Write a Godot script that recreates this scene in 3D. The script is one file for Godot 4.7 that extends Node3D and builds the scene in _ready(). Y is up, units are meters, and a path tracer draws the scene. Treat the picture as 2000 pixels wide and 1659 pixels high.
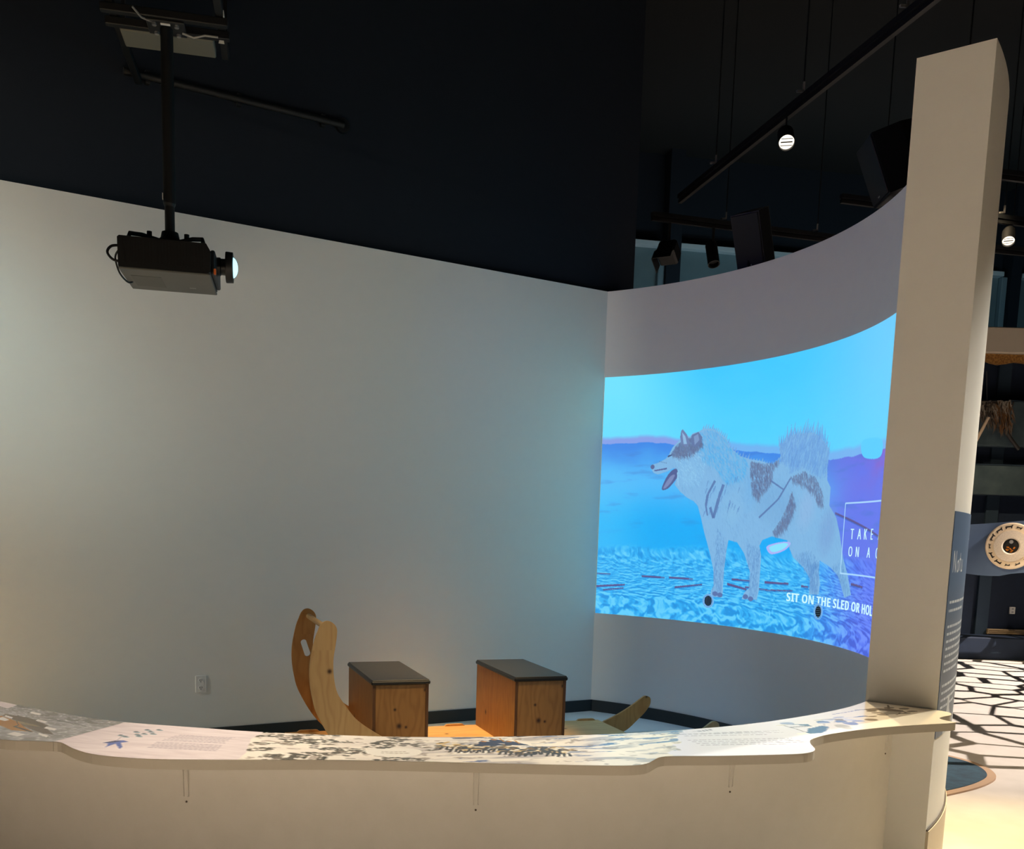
extends Node3D
# A museum corner: a ring-shaped white enclosure with a projected picture, a play sled and a curved counter in front.

const CX := -0.598
const CZ := -5.916
const R_IN := 2.736
const R_OUT := 3.039
const R_LOW := 2.866
const WALL_H := 3.535
const TOP_Y := 0.835
const CEIL_Y := 7.2
const WA := Vector3(0.7098, 0, -8.3277)   # foot of the corner between the flat wall and the ring
const WD := Vector3(-0.86360, 0, 0.50418) # along the flat wall
const WN := Vector3(-0.50418, 0, -0.86360) # into the flat wall

var used := {}
var M := {}
var rng := RandomNumberGenerator.new()


func _ready() -> void:
	# ---- camera
	var cam := Camera3D.new()
	cam.name = "camera"
	cam.transform = Transform3D(Basis(Vector3(0.9995413, 0.0300145, -0.0040400), Vector3(-0.0302851, 0.9906080, -0.1333365), Vector3(0, 0.1333977, 0.9910626)), Vector3(0, 1.55, 0))
	cam.projection = Camera3D.PROJECTION_FRUSTUM
	cam.near = 0.05
	cam.far = 80.0
	cam.size = 0.8824468 * 0.05
	cam.frustum_offset = Vector2(0, 0.2445029 * 0.05)
	add_child(cam)
	cam.current = true
	# ---- environment
	var env := Environment.new()
	env.background_mode = Environment.BG_COLOR
	env.background_color = Color(0, 0, 0)
	env.tonemap_mode = Environment.TONE_MAPPER_LINEAR
	env.tonemap_exposure = 1.0
	env.sdfgi_enabled = true
	env.ssao_enabled = true
	env.ssil_enabled = true
	var we := WorldEnvironment.new()
	we.name = "world_environment"
	we.environment = env
	add_child(we)
	rng.seed = 7
	materials()
	lighting()
	room()
	ring()
	far_room()
	counter()
	sled()
	seat_boxes()
	projector()
	ceiling_gear()
	small_things()


# ------------------------------------------------------------------ lights
func lighting() -> void:
	# lamps seen in the photograph
	var warm := Color(1.0, 0.86, 0.64)
	spot_lamp("track_or_unseen_spotlight", Vector3(1.97, 4.545, -7.80), Vector3(1.40, 0.83, -3.78), 30.0, Color(1.0, 0.90, 0.72), 10.5, 4.756, true, "lit black spotlight under the long diagonal track", "track spotlights", 0.062, 0.8)
	spot_lamp("track_or_unseen_spotlight", Vector3(4.85, 4.58, -10.15), Vector3(3.2, 0.0, -6.3), 5.0, warm, 16.0, 4.756, true, "lit spotlight seen past the outer edge of the tall end wall", "track spotlights", 0.062, 0.8)
	# unseen hall lamps, placed to light the walls, counter, sled and floor
	spot_lamp("track_or_unseen_spotlight", Vector3(3.3, 5.6, -6.3), Vector3(2.75, 0.0, -4.35), 62.0, Color(1.0, 0.88, 0.66), 17.0, CEIL_Y, false, "unseen warm spotlight above the walkway beside the end wall", "unseen spotlights", 0.07, 1.0)
	spot_lamp("track_or_unseen_spotlight", Vector3(0.9, 5.4, -4.6), Vector3(1.0, 0.8, -3.4), 18.0, Color(1.0, 0.93, 0.82), 15.0, CEIL_Y, false, "unseen spotlight above the ring aimed at the dog team end of the counter", "unseen spotlights", 0.07, 1.0)
	spot_lamp("track_or_unseen_spotlight", Vector3(-0.5, 5.4, -4.4), Vector3(-0.4, 0.8, -3.05), 26.0, Color(1.0, 0.93, 0.84), 15.0, CEIL_Y, false, "unseen spotlight above the ring aimed at the middle of the counter", "unseen spotlights", 0.07, 1.0)
	spot_lamp("track_or_unseen_spotlight", Vector3(-2.0, 5.4, -4.6), Vector3(-1.6, 0.8, -3.2), 15.0, Color(1.0, 0.92, 0.86), 15.0, CEIL_Y, false, "unseen spotlight above the ring aimed at the far end of the counter", "unseen spotlights", 0.07, 1.0)
	spot_lamp("track_or_unseen_spotlight", Vector3(-7.2, 4.7, -2.45), Vector3(-0.6, 1.3, -7.2), 23.0, Color(0.97, 1.0, 0.97), 24.0, CEIL_Y, false, "unseen spotlight skimming along the flat white wall from its open end", "unseen spotlights", 0.03, 1.0, Vector3(0.70, 0.0, -8.25))  # out of view, placed to brighten the flat wall along its length
	spot_lamp("track_or_unseen_spotlight", Vector3(-5.2, 4.4, -2.2), Vector3(-3.75, 2.7, -5.75), 10.0, Color(0.84, 1.0, 1.0), 13.0, CEIL_Y, false, "unseen cool spotlight washing the flat white wall near its open end", "unseen spotlights", 0.35, 1.0)
	spot_lamp("track_or_unseen_spotlight", Vector3(-0.6, 6.0, 0.8), Vector3(-0.6, 0.0, 0.6), 112.0, Color(1.0, 0.91, 0.79), 27.0, CEIL_Y, false, "unseen spotlight over the floor in front of the counter", "unseen spotlights", 0.07, 1.0)
	spot_lamp("track_or_unseen_spotlight", Vector3(-3.4, 6.0, 0.2), Vector3(-3.4, 0.0, 0.0), 95.0, Color(1.0, 0.91, 0.80), 27.0, CEIL_Y, false, "unseen spotlight over the floor in front of the counter's far end", "unseen spotlights", 0.07, 1.0)
	spot_lamp("track_or_unseen_spotlight", Vector3(-0.5, 5.8, -6.7), Vector3(-0.42, 0.1, -6.6), 48.0, Color(1.0, 0.86, 0.62), 10.5, CEIL_Y, false, "unseen warm spotlight straight above the sled deck", "unseen spotlights", 0.07, 1.0)
	spot_lamp("track_or_unseen_spotlight", Vector3(-0.5, 6.8, -3.6), Vector3(-0.5, 0.2, -6.05), 30.0, Color(1.0, 0.88, 0.70), 10.5, CEIL_Y, false, "unseen warm spotlight high above the ring aimed at the front of the sled", "unseen spotlights", 0.07, 1.0)
	spot_lamp("track_or_unseen_spotlight", Vector3(-3.9, 6.0, -4.0), Vector3(-3.6, 0.0, -4.5), 120.0, Color(1.0, 0.86, 0.64), 13.0, CEIL_Y, false, "unseen warm spotlight over the way into the ring", "unseen spotlights", 0.07, 1.0)
	spot_lamp("track_or_unseen_spotlight", Vector3(2.3, 6.0, 0.3), Vector3(2.3, 0.0, 0.1), 82.0, Color(1.0, 0.91, 0.80), 27.0, CEIL_Y, false, "unseen spotlight over the floor in front of the counter's curled end", "unseen spotlights", 0.07, 1.0)
	spot_lamp("track_or_unseen_spotlight", Vector3(6.0, 5.0, -7.5), Vector3(1.95, 1.1, -4.3), 60.0, Color(1.0, 0.97, 0.90), 14.0, CEIL_Y, false, "unseen spotlight aimed at the printed panel on the outside of the end wall", "unseen spotlights", 0.07, 1.0)
	spot_lamp("track_or_unseen_spotlight", Vector3(0.4, 5.8, -6.9), Vector3(0.95, 0.0, -7.35), 9.0, Color(0.62, 0.80, 1.0), 12.0, CEIL_Y, false, "added cool fill spotlight above the corner of the ring", "unseen spotlights", 0.07, 1.0)  # added fill that tints the ring floor blue
	spot_lamp("track_or_unseen_spotlight", Vector3(4.0, 5.6, -9.4), Vector3(6.5, 1.7, -12.9), 20.0, Color(1.0, 0.88, 0.70), 14.0, CEIL_Y, false, "unseen spotlight aimed at the round dial on the far display", "unseen spotlights", 0.05, 1.0)


func spot_lamp(called: String, at: Vector3, target: Vector3, energy: float, color: Color, angle: float, stem_to: float, in_view: bool, label: String, group: String, radius: float, glow: float, shade_towards := Vector3.ZERO) -> void:
	var t := thing(called, label, "spotlight", at, group)
	var dir := (target - at).normalized()
	var b := Basis.looking_at(dir, Vector3.UP if absf(dir.y) < 0.98 else Vector3.FORWARD)
	var r := maxf(0.055, radius) if radius < 0.1 else 0.075
	# local frame of the head: -z is the beam
	var st := begin()
	var xf := Transform3D(b, Vector3.ZERO)
	lathe(st, [V(0.02, 0.19), V(r * 0.75, 0.185), V(r, 0.15), V(r, -0.02), V(r * 0.93, -0.02), V(r * 0.93, 0.015), V(0.0, 0.02)], xf * Transform3D(Basis(Vector3(1, 0, 0), Vector3(0, 0, 1), Vector3(0, -1, 0)), Vector3.ZERO), 24)
	part(t, "housing", st, M.black)
	st = begin()
	var lens_xf := xf * Transform3D(Basis(Vector3(1, 0, 0), Vector3(0, 0, 1), Vector3(0, -1, 0)), Vector3(0, 0, 0.0))
	lathe(st, [V(0.0, 0.012), V(r * 0.92, 0.012), V(r * 0.92, 0.004), V(r * 0.5, -0.004), V(0.0, -0.006)], lens_xf, 24)
	var lm := StandardMaterial3D.new()
	lm.albedo_color = Color(0.9, 0.9, 0.9)
	lm.emission_enabled = true
	lm.emission = color.lerp(Color.WHITE, 0.55)
	lm.emission_energy_multiplier = 1.6 if in_view else glow
	part(t, "lens", st, lm)
	if in_view:
		st = begin()
		for k in 3:
			bar(st, xf * Vector3(-r * 0.7, r * (0.45 - 0.4 * k), -0.012), xf * Vector3(r * 0.7, r * (0.4 - 0.4 * k), -0.012), 0.004 if k != 1 else 0.007)
		part(t, "baffle", st, M.black)
	st = begin()
	var back := xf * Vector3(0, 0, 0.12)
	bar(st, back, Vector3(back.x, stem_to - at.y, back.z), 0.012)
	bar(st, back + b.x * r, back - b.x * r, 0.014)
	part(t, "stem", st, M.black)
	if shade_towards != Vector3.ZERO:
		# an added barn door, out of view, whose edge points at that spot and keeps the beam off what lies beyond it
		var e := shade_towards - at
		e.y = 0.0
		e = e.normalized()
		var side := e.cross(Vector3.UP)
		st = begin()
		box(st, Transform3D(Basis(side, Vector3.UP, -e), e * 0.75 + side * 0.3), Vector3(0.6, 1.0, 0.006))
		bar(st, xf * Vector3(0, r, 0), e * 0.75 + side * 0.3 + Vector3(0, 0.3, 0), 0.015)
		part(t, "added_barn_door", st, M.black)
	var l := SpotLight3D.new()
	l.name = "beam"
	l.transform = Transform3D(b, dir * 0.04)
	l.light_color = color
	l.light_energy = energy
	l.light_size = radius
	l.spot_range = 30.0
	l.spot_attenuation = 2.0
	l.spot_angle = angle
	l.spot_angle_attenuation = 1.0
	l.shadow_enabled = true
	t.add_child(l, true)


# ------------------------------------------------------------------ helpers
func V(x: float, y: float) -> Vector2:
	return Vector2(x, y)


func numbered(called: String) -> String:
	if not used.has(called):
		used[called] = 0
		return called
	used[called] += 1
	return "%s_%03d" % [called, used[called]]


func thing(called: String, label: String, category: String, at := Vector3.ZERO, group := "") -> Node3D:
	var o := Node3D.new()
	o.name = numbered(called)
	add_child(o)
	o.position = at
	o.set_meta("label", label)
	o.set_meta("category", category)
	if group:
		o.set_meta("group", group)
	return o


func begin() -> SurfaceTool:
	var st := SurfaceTool.new()
	st.begin(Mesh.PRIMITIVE_TRIANGLES)
	st.set_smooth_group(-1)
	return st


func part(parent: Node, called: String, st: SurfaceTool, m: Material, label := "") -> MeshInstance3D:
	st.generate_normals()
	var o := MeshInstance3D.new()
	o.name = called
	o.mesh = st.commit()
	o.mesh.surface_set_material(0, m)
	parent.add_child(o, true)
	if label:
		o.set_meta("label", label)
	return o


func struct(called: String, st: SurfaceTool, m: Material, label: String, category: String) -> MeshInstance3D:
	var o := part(self, called, st, m)
	o.set_meta("kind", "structure")
	o.set_meta("label", label)
	o.set_meta("category", category)
	return o


func put(st: SurfaceTool, p: Vector3, uv := Vector2.ZERO) -> void:
	st.set_uv(uv)
	st.add_vertex(p)


# a triangle or quad turned so that it faces «out»
func tri(st: SurfaceTool, a: Vector3, b: Vector3, c: Vector3, out: Vector3, ua := Vector2.ZERO, ub := Vector2.ZERO, uc := Vector2.ZERO) -> void:
	if (b - a).cross(c - a).dot(out) > 0.0:
		put(st, a, ua); put(st, c, uc); put(st, b, ub)
	else:
		put(st, a, ua); put(st, b, ub); put(st, c, uc)


func quad(st: SurfaceTool, a: Vector3, b: Vector3, c: Vector3, d: Vector3, out: Vector3, ua := Vector2.ZERO, ub := Vector2.ZERO, uc := Vector2.ZERO, ud := Vector2.ZERO) -> void:
	tri(st, a, b, c, out, ua, ub, uc)
	tri(st, a, c, d, out, ua, uc, ud)


# a box with chamfered edges; xf puts it, size is full size
func box(st: SurfaceTool, xf: Transform3D, size: Vector3, ch := 0.0) -> void:
	var h := size / 2.0
	var c := minf(ch, minf(h.x, minf(h.y, h.z)) * 0.9)
	for ax in 3:
		for s in [-1.0, 1.0]:
			var n := Vector3.ZERO
			n[ax] = s
			var u := (ax + 1) % 3
			var w := (ax + 2) % 3
			var p: Array[Vector3] = []
			for k in [V(-1, -1), V(1, -1), V(1, 1), V(-1, 1)]:
				var q := Vector3.ZERO
				q[ax] = s * h[ax]
				q[u] = k.x * (h[u] - c)
				q[w] = k.y * (h[w] - c)
				p.append(xf * q)
			quad(st, p[0], p[1], p[2], p[3], xf.basis * n)
	if c <= 0.0:
		return
	for ax in 3:
		var u := (ax + 1) % 3
		var w := (ax + 2) % 3
		for su in [-1.0, 1.0]:
			for sw in [-1.0, 1.0]:
				var p: Array[Vector3] = []
				for e in [V(-1, 0), V(1, 0), V(1, 1), V(-1, 1)]:
					var q := Vector3.ZERO
					q[ax] = e.x * (h[ax] - c)
					q[u] = su * (h[u] - (c if e.y == 0 else 0.0))
					q[w] = sw * (h[w] - (c if e.y == 1 else 0.0))
					p.append(xf * q)
				var n := Vector3.ZERO
				n[u] = su
				n[w] = sw
				quad(st, p[0], p[1], p[2], p[3], xf.basis * n)
	for sx in [-1.0, 1.0]:
		for sy in [-1.0, 1.0]:
			for sz in [-1.0, 1.0]:
				var s := Vector3(sx, sy, sz)
				tri(st, xf * (s * (h - Vector3(0, c, c))), xf * (s * (h - Vector3(c, 0, c))), xf * (s * (h - Vector3(c, c, 0))), xf.basis * s)


func at(p: Vector3) -> Transform3D:
	return Transform3D(Basis(), p)


# square bar between two points
func bar(st: SurfaceTool, a: Vector3, b: Vector3, w: float, h := 0.0) -> void:
	var d := b - a
	var l := d.length()
	if l < 1e-5:
		return
	d /= l
	var up := Vector3.UP if absf(d.y) < 0.95 else Vector3.RIGHT
	var x := d.cross(up).normalized()
	box(st, Transform3D(Basis(x, x.cross(d).normalized() * -1.0, d), (a + b) / 2.0), Vector3(w, h if h > 0.0 else w, l))


func tube(st: SurfaceTool, path: Array, r: float, sides := 10) -> void:
	var prev_x := Vector3.ZERO
	var rings := []
	for i in path.size():
		var d: Vector3 = (path[mini(i + 1, path.size() - 1)] - path[maxi(i - 1, 0)]).normalized()
		var x := prev_x - d * prev_x.dot(d)
		if x.length() < 0.01:
			x = d.cross(Vector3.UP if absf(d.y) < 0.9 else Vector3.RIGHT)
		x = x.normalized()
		prev_x = x
		var y := d.cross(x)
		var ring := []
		for k in sides:
			var a := TAU * k / sides
			ring.append(path[i] + (x * cos(a) + y * sin(a)) * r)
		rings.append(ring)
	st.set_smooth_group(1)
	for i in path.size() - 1:
		var mid: Vector3 = (path[i] + path[i + 1]) / 2.0
		for k in sides:
			var n := (k + 1) % sides
			quad(st, rings[i][k], rings[i][n], rings[i + 1][n], rings[i + 1][k], (rings[i][k] + rings[i][n] + rings[i + 1][n] + rings[i + 1][k]) / 4.0 - mid)
	st.set_smooth_group(-1)
	for e in [0, path.size() - 1]:
		var out: Vector3 = (path[0] - path[1]) if e == 0 else (path[-1] - path[-2])
		for k in range(1, sides - 1):
			tri(st, rings[e][0], rings[e][k], rings[e][k + 1], out)


# profile of (radius, height) turned round the y axis of xf
func lathe(st: SurfaceTool, prof: Array, xf: Transform3D, n := 24) -> void:
	var area := 0.0
	for i in prof.size() - 1:
		area += prof[i].x * prof[i + 1].y - prof[i + 1].x * prof[i].y
	for i in prof.size() - 1:
		var p: Vector2 = prof[i]
		var q: Vector2 = prof[i + 1]
		if p.distance_to(q) < 1e-6:
			continue
		var e := q - p
		var nrm := V(e.y, -e.x) * (1.0 if area >= 0.0 else -1.0)
		st.set_smooth_group(2 + i)
		for k in n:
			var a := TAU * k / n
			var b := TAU * (k + 1) / n
			var m := (a + b) / 2.0
			var out := xf.basis * Vector3(nrm.x * cos(m), nrm.y, nrm.x * sin(m))
			var p0 := xf * Vector3(p.x * cos(a), p.y, p.x * sin(a))
			var p1 := xf * Vector3(p.x * cos(b), p.y, p.x * sin(b))
			var q0 := xf * Vector3(q.x * cos(a), q.y, q.x * sin(a))
			var q1 := xf * Vector3(q.x * cos(b), q.y, q.x * sin(b))
			if p.x < 1e-6:
				tri(st, p0, q0, q1, out)
			elif q.x < 1e-6:
				tri(st, p0, p1, q0, out)
			else:
				quad(st, p0, p1, q1, q0, out)
	st.set_smooth_group(-1)


# polygon in the xy plane of xf, extruded from z0 to z1
func prism(st: SurfaceTool, poly: PackedVector2Array, xf: Transform3D, z0: float, z1: float, smooth := false, uvf := Rect2()) -> void:
	var idx := Geometry2D.triangulate_polygon(poly)
	for zz in [z0, z1]:
		var out := xf.basis * Vector3(0, 0, -1.0 if zz == minf(z0, z1) else 1.0)
		for i in range(0, idx.size(), 3):
			var a := poly[idx[i]]
			var b := poly[idx[i + 1]]
			var c := poly[idx[i + 2]]
			tri(st, xf * Vector3(a.x, a.y, zz), xf * Vector3(b.x, b.y, zz), xf * Vector3(c.x, c.y, zz), out)
	var cw := Geometry2D.is_polygon_clockwise(poly)
	if smooth:
		st.set_smooth_group(3)
	for i in poly.size():
		var a := poly[i]
		var b := poly[(i + 1) % poly.size()]
		var e := b - a
		var out := xf.basis * (Vector3(e.y, -e.x, 0) * (-1.0 if cw else 1.0))
		quad(st, xf * Vector3(a.x, a.y, z0), xf * Vector3(b.x, b.y, z0), xf * Vector3(b.x, b.y, z1), xf * Vector3(a.x, a.y, z1), out)
	st.set_smooth_group(-1)


func spline(pts: Array, steps: int, closed := false) -> PackedVector2Array:
	var out := PackedVector2Array()
	var n := pts.size()
	for i in (n if closed else n - 1):
		var p0: Vector2 = pts[(i - 1 + n) % n] if closed or i > 0 else pts[0]
		var p1: Vector2 = pts[i]
		var p2: Vector2 = pts[(i + 1) % n]
		var p3: Vector2 = pts[(i + 2) % n] if closed or i + 2 < n else pts[n - 1]
		for k in steps:
			out.append(p1.cubic_interpolate(p2, p0, p3, float(k) / steps))
	if not closed:
		out.append(pts[n - 1])
	return out


func ringp(deg: float, r: float, y: float) -> Vector3:
	return Vector3(CX + r * cos(deg_to_rad(deg)), y, CZ + r * sin(deg_to_rad(deg)))


func arc_wall(st: SurfaceTool, r0: float, r1: float, y0: float, y1: float, a0: float, a1: float, n: int, r_uv := Rect2()) -> void:
	for i in n:
		var a := lerpf(a0, a1, float(i) / n)
		var b := lerpf(a0, a1, float(i + 1) / n)
		var ua := float(i) / n
		var ub := float(i + 1) / n
		var out := ringp((a + b) / 2.0, 1.0, 0) - Vector3(CX, 0, CZ)
		st.set_smooth_group(1)
		quad(st, ringp(a, r0, y0), ringp(b, r0, y0), ringp(b, r0, y1), ringp(a, r0, y1), -out, V(ua, 1), V(ub, 1), V(ub, 0), V(ua, 0))
		st.set_smooth_group(2)
		quad(st, ringp(a, r1, y0), ringp(b, r1, y0), ringp(b, r1, y1), ringp(a, r1, y1), out, V(ua, 1), V(ub, 1), V(ub, 0), V(ua, 0))
		st.set_smooth_group(-1)
		quad(st, ringp(a, r0, y1), ringp(b, r0, y1), ringp(b, r1, y1), ringp(a, r1, y1), Vector3.UP, V(ua, 0), V(ub, 0), V(ub, 0), V(ua, 0))
		quad(st, ringp(a, r0, y0), ringp(b, r0, y0), ringp(b, r1, y0), ringp(a, r1, y0), Vector3.DOWN, V(ua, 1), V(ub, 1), V(ub, 1), V(ua, 1))
	for e in [[a0, a1], [a1, a0]]:
		var out: Vector3 = ringp(e[0], 1, 0) - ringp(lerpf(e[0], e[1], 0.02), 1, 0)
		quad(st, ringp(e[0], r0, y0), ringp(e[0], r1, y0), ringp(e[0], r1, y1), ringp(e[0], r0, y1), out)


# ------------------------------------------------------------------ materials
func mat(c: Color, rough := 0.7, metal := 0.0) -> StandardMaterial3D:
	var m := StandardMaterial3D.new()
	m.albedo_color = c
	m.roughness = rough
	m.metallic = metal
	return m


func noise_mat(c0: Color, c1: Color, freq: float, scale: Vector3, rough: float, world := true, bump := 0.0) -> StandardMaterial3D:
	var m := StandardMaterial3D.new()
	var f := FastNoiseLite.new()
	f.seed = int(freq * 1000.0) + int(c0.r * 255.0)
	f.frequency = freq
	f.fractal_octaves = 4
	var t := NoiseTexture2D.new()
	t.width = 256
	t.height = 256
	t.seamless = true
	t.noise = f
	var g := Gradient.new()
	g.set_color(0, c0)
	g.set_color(1, c1)
	t.color_ramp = g
	m.albedo_texture = t
	m.uv1_triplanar = true
	m.uv1_world_triplanar = world
	m.uv1_scale = scale
	m.roughness = rough
	if bump > 0.0:
		var h := NoiseTexture2D.new()
		h.width = 256
		h.height = 256
		h.seamless = true
		h.noise = f
		m.heightmap_enabled = true
		m.heightmap_texture = h
		m.heightmap_scale = bump
	return m


# veneer: light and dark grain along v, with knots
func wood_mat(light: Color, dark: Color, sd: int, knots: int, along_u: bool, tile: float, rough := 0.55) -> StandardMaterial3D:
	var w := 256
	var h := 384
	var f := FastNoiseLite.new()
	f.seed = sd
	f.frequency = 0.012
	f.fractal_octaves = 3
	var fine := FastNoiseLite.new()
	fine.seed = sd + 50
	fine.frequency = 0.22
	var rg := RandomNumberGenerator.new()
	rg.seed = sd
	var spots := []
	for k in knots:
		spots.append(Vector3(rg.randf_range(20, w - 20), rg.randf_range(20, h - 20), rg.randf_range(3.0, 6.0)))
	var im := Image.create(w, h, false, Image.FORMAT_RGB8)
	for y in h:
		for x in w:
			var bend := f.get_noise_2d(x * 1.0, y * 0.22) * 34.0
			var dk := 0.0
			for s in spots:
				var dx: float = x - s.x
				var dy: float = (y - s.y) * 0.62
				var d2 := dx * dx + dy * dy
				if d2 < 1600.0:
					var d := sqrt(d2)
					bend += 9.0 * exp(-d / (s.z * 1.6)) * signf(dx)
					dk += 0.95 * exp(-d2 / (s.z * s.z * 0.9))
			var ringv := 0.5 + 0.5 * sin((x + bend) * 0.30)
			var g := 0.30 * ringv * ringv + 0.22 * (0.5 + 0.5 * fine.get_noise_2d(x * 1.0, y * 0.05)) + 0.35 * (0.5 + 0.5 * f.get_noise_2d(x * 1.7 + 300.0, y * 0.3))
			var c := light.lerp(dark, clampf(g, 0.0, 1.0))
			c = c.lerp(Color(0.16, 0.09, 0.04), clampf(dk, 0.0, 0.85))
			if along_u:
				im.set_pixel(x, y, c)
			else:
				im.set_pixel(x, y, c)
	if along_u:
		im.rotate_90(CLOCKWISE)
	var m := StandardMaterial3D.new()
	m.albedo_texture = ImageTexture.create_from_image(im)
	m.uv1_triplanar = true
	m.uv1_scale = Vector3(1.0 / tile, 1.0 / tile, 1.0 / tile)
	m.uv1_triplanar_sharpness = 8.0
	m.roughness = rough
	return m


func materials() -> void:
	M.white = noise_mat(Color(0.903, 0.898, 0.885), Color(0.911, 0.906, 0.893), 0.03, Vector3(1.3, 1.3, 1.3), 0.85)
	M.low_white = noise_mat(Color(0.885, 0.87, 0.845), Color(0.905, 0.89, 0.87), 0.03, Vector3(1.1, 1.1, 1.1), 0.75)
	M.dark_wall = noise_mat(Color(0.045, 0.085, 0.135), Color(0.06, 0.10, 0.15), 0.05, Vector3(0.9, 0.9, 0.9), 0.85)
	M.navy = noise_mat(Color(0.03, 0.11, 0.20), Color(0.045, 0.13, 0.23), 0.04, Vector3(0.8, 0.8, 0.8), 0.7)
	M.navy_light = mat(Color(0.12, 0.20, 0.27), 0.7)
	M.ceiling = mat(Color(0.012, 0.02, 0.028), 0.95)
	M.floor = noise_mat(Color(0.84, 0.82, 0.785), Color(0.88, 0.86, 0.83), 0.02, Vector3(0.7, 0.7, 0.7), 0.42)
	M.skirting = mat(Color(0.135, 0.16, 0.17), 0.55)
	M.black = mat(Color(0.03, 0.036, 0.044), 0.6)
	M.black_shiny = mat(Color(0.05, 0.055, 0.06), 0.3)
	M.graphite = mat(Color(0.085, 0.095, 0.105), 0.5)
	M.steel = mat(Color(0.6, 0.6, 0.6), 0.4, 0.6)
	M.grey_plate = mat(Color(0.36, 0.36, 0.345), 0.55)
	M.tag_white = mat(Color(0.85, 0.85, 0.83), 0.6)
	M.box_wood = wood_mat(Color(0.66, 0.49, 0.27), Color(0.50, 0.34, 0.17), 11, 11, false, 0.62)
	M.box_wood_side = wood_mat(Color(0.68, 0.50, 0.26), Color(0.55, 0.37, 0.18), 23, 2, false, 0.62)
	M.box_edge = wood_mat(Color(0.42, 0.28, 0.13), Color(0.30, 0.18, 0.08), 31, 0, false, 0.3)
	M.pine = wood_mat(Color(0.82, 0.70, 0.50), Color(0.69, 0.54, 0.35), 41, 3, false, 0.8)
	M.pine_amber = wood_mat(Color(0.79, 0.58, 0.32), Color(0.62, 0.40, 0.18), 43, 3, false, 0.8)
	M.deck = wood_mat(Color(0.84, 0.66, 0.42), Color(0.72, 0.51, 0.29), 47, 4, true, 0.9)
	M.pad = noise_mat(Color(0.15, 0.14, 0.132), Color(0.17, 0.155, 0.145), 0.2, Vector3(6, 6, 6), 0.42)
	M.pad_edge = mat(Color(0.07, 0.07, 0.072), 0.35)


# ------------------------------------------------------------------ the room
func room() -> void:
	var st := begin()
	box(st, at(Vector3(2.0, -0.1, -7.0)), Vector3(22.0, 0.2, 27.0))
	struct("floor", st, M.floor, "pale smooth floor of the whole hall", "floor")
	st = begin()
	box(st, at(Vector3(2.0, CEIL_Y + 0.1, -7.0)), Vector3(22.0, 0.2, 27.0))
	struct("ceiling", st, M.ceiling, "black ceiling high above the tracks", "ceiling")
	# white flat wall
	var u := -WD
	var bs := Basis(WD, Vector3.UP, WD.cross(Vector3.UP))
	st = begin()
	box(st, Transform3D(bs, WA + WD * 3.7 + WN * 0.06 + Vector3(0, WALL_H / 2.0, 0)), Vector3(8.0, WALL_H, 0.12))
	struct("wall_left", st, M.white, "flat white wall behind the sled, below the dark upper wall", "wall")
	st = begin()
	box(st, Transform3D(bs, WA + WD * 3.75 - WN * 0.006 + Vector3(0, 0.05, 0)), Vector3(7.5, 0.1, 0.012), 0.002)
	struct("baseboard_left", st, M.skirting, "dark baseboard along the flat white wall", "baseboard")
	# dark upper wall behind it
	st = begin()
	box(st, Transform3D(bs, WA + WD * 3.68 + WN * 0.22 + Vector3(0, CEIL_Y / 2.0, 0)), Vector3(8.04, CEIL_Y, 0.2))
	struct("wall_left_upper", st, M.dark_wall, "tall near-black wall rising above the flat white wall", "wall")
	# far sides of the hall, mostly out of sight
	st = begin()
	box(st, at(Vector3(-8.9, CEIL_Y / 2.0, -7.0)), Vector3(0.2, CEIL_Y, 27.0))
	struct("wall_west", st, M.dark_wall, "dark hall wall at the open end of the ring", "wall")
	st = begin()
	box(st, at(Vector3(12.9, CEIL_Y / 2.0, -7.0)), Vector3(0.2, CEIL_Y, 27.0))
	struct("wall_east", st, M.dark_wall, "dark hall wall beyond the lattice shadows", "wall")
	st = begin()
	box(st, at(Vector3(2.0, CEIL_Y / 2.0, 6.4)), Vector3(22.0, CEIL_Y, 0.2))
	struct("wall_south", st, M.dark_wall, "dark hall wall facing the counter", "wall")
	st = begin()
	box(st, at(Vector3(2.0, CEIL_Y / 2.0, -20.4)), Vector3(22.0, CEIL_Y, 0.2))
	struct("wall_north", st, M.dark_wall, "dark hall wall behind the teal panels", "wall")


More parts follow.
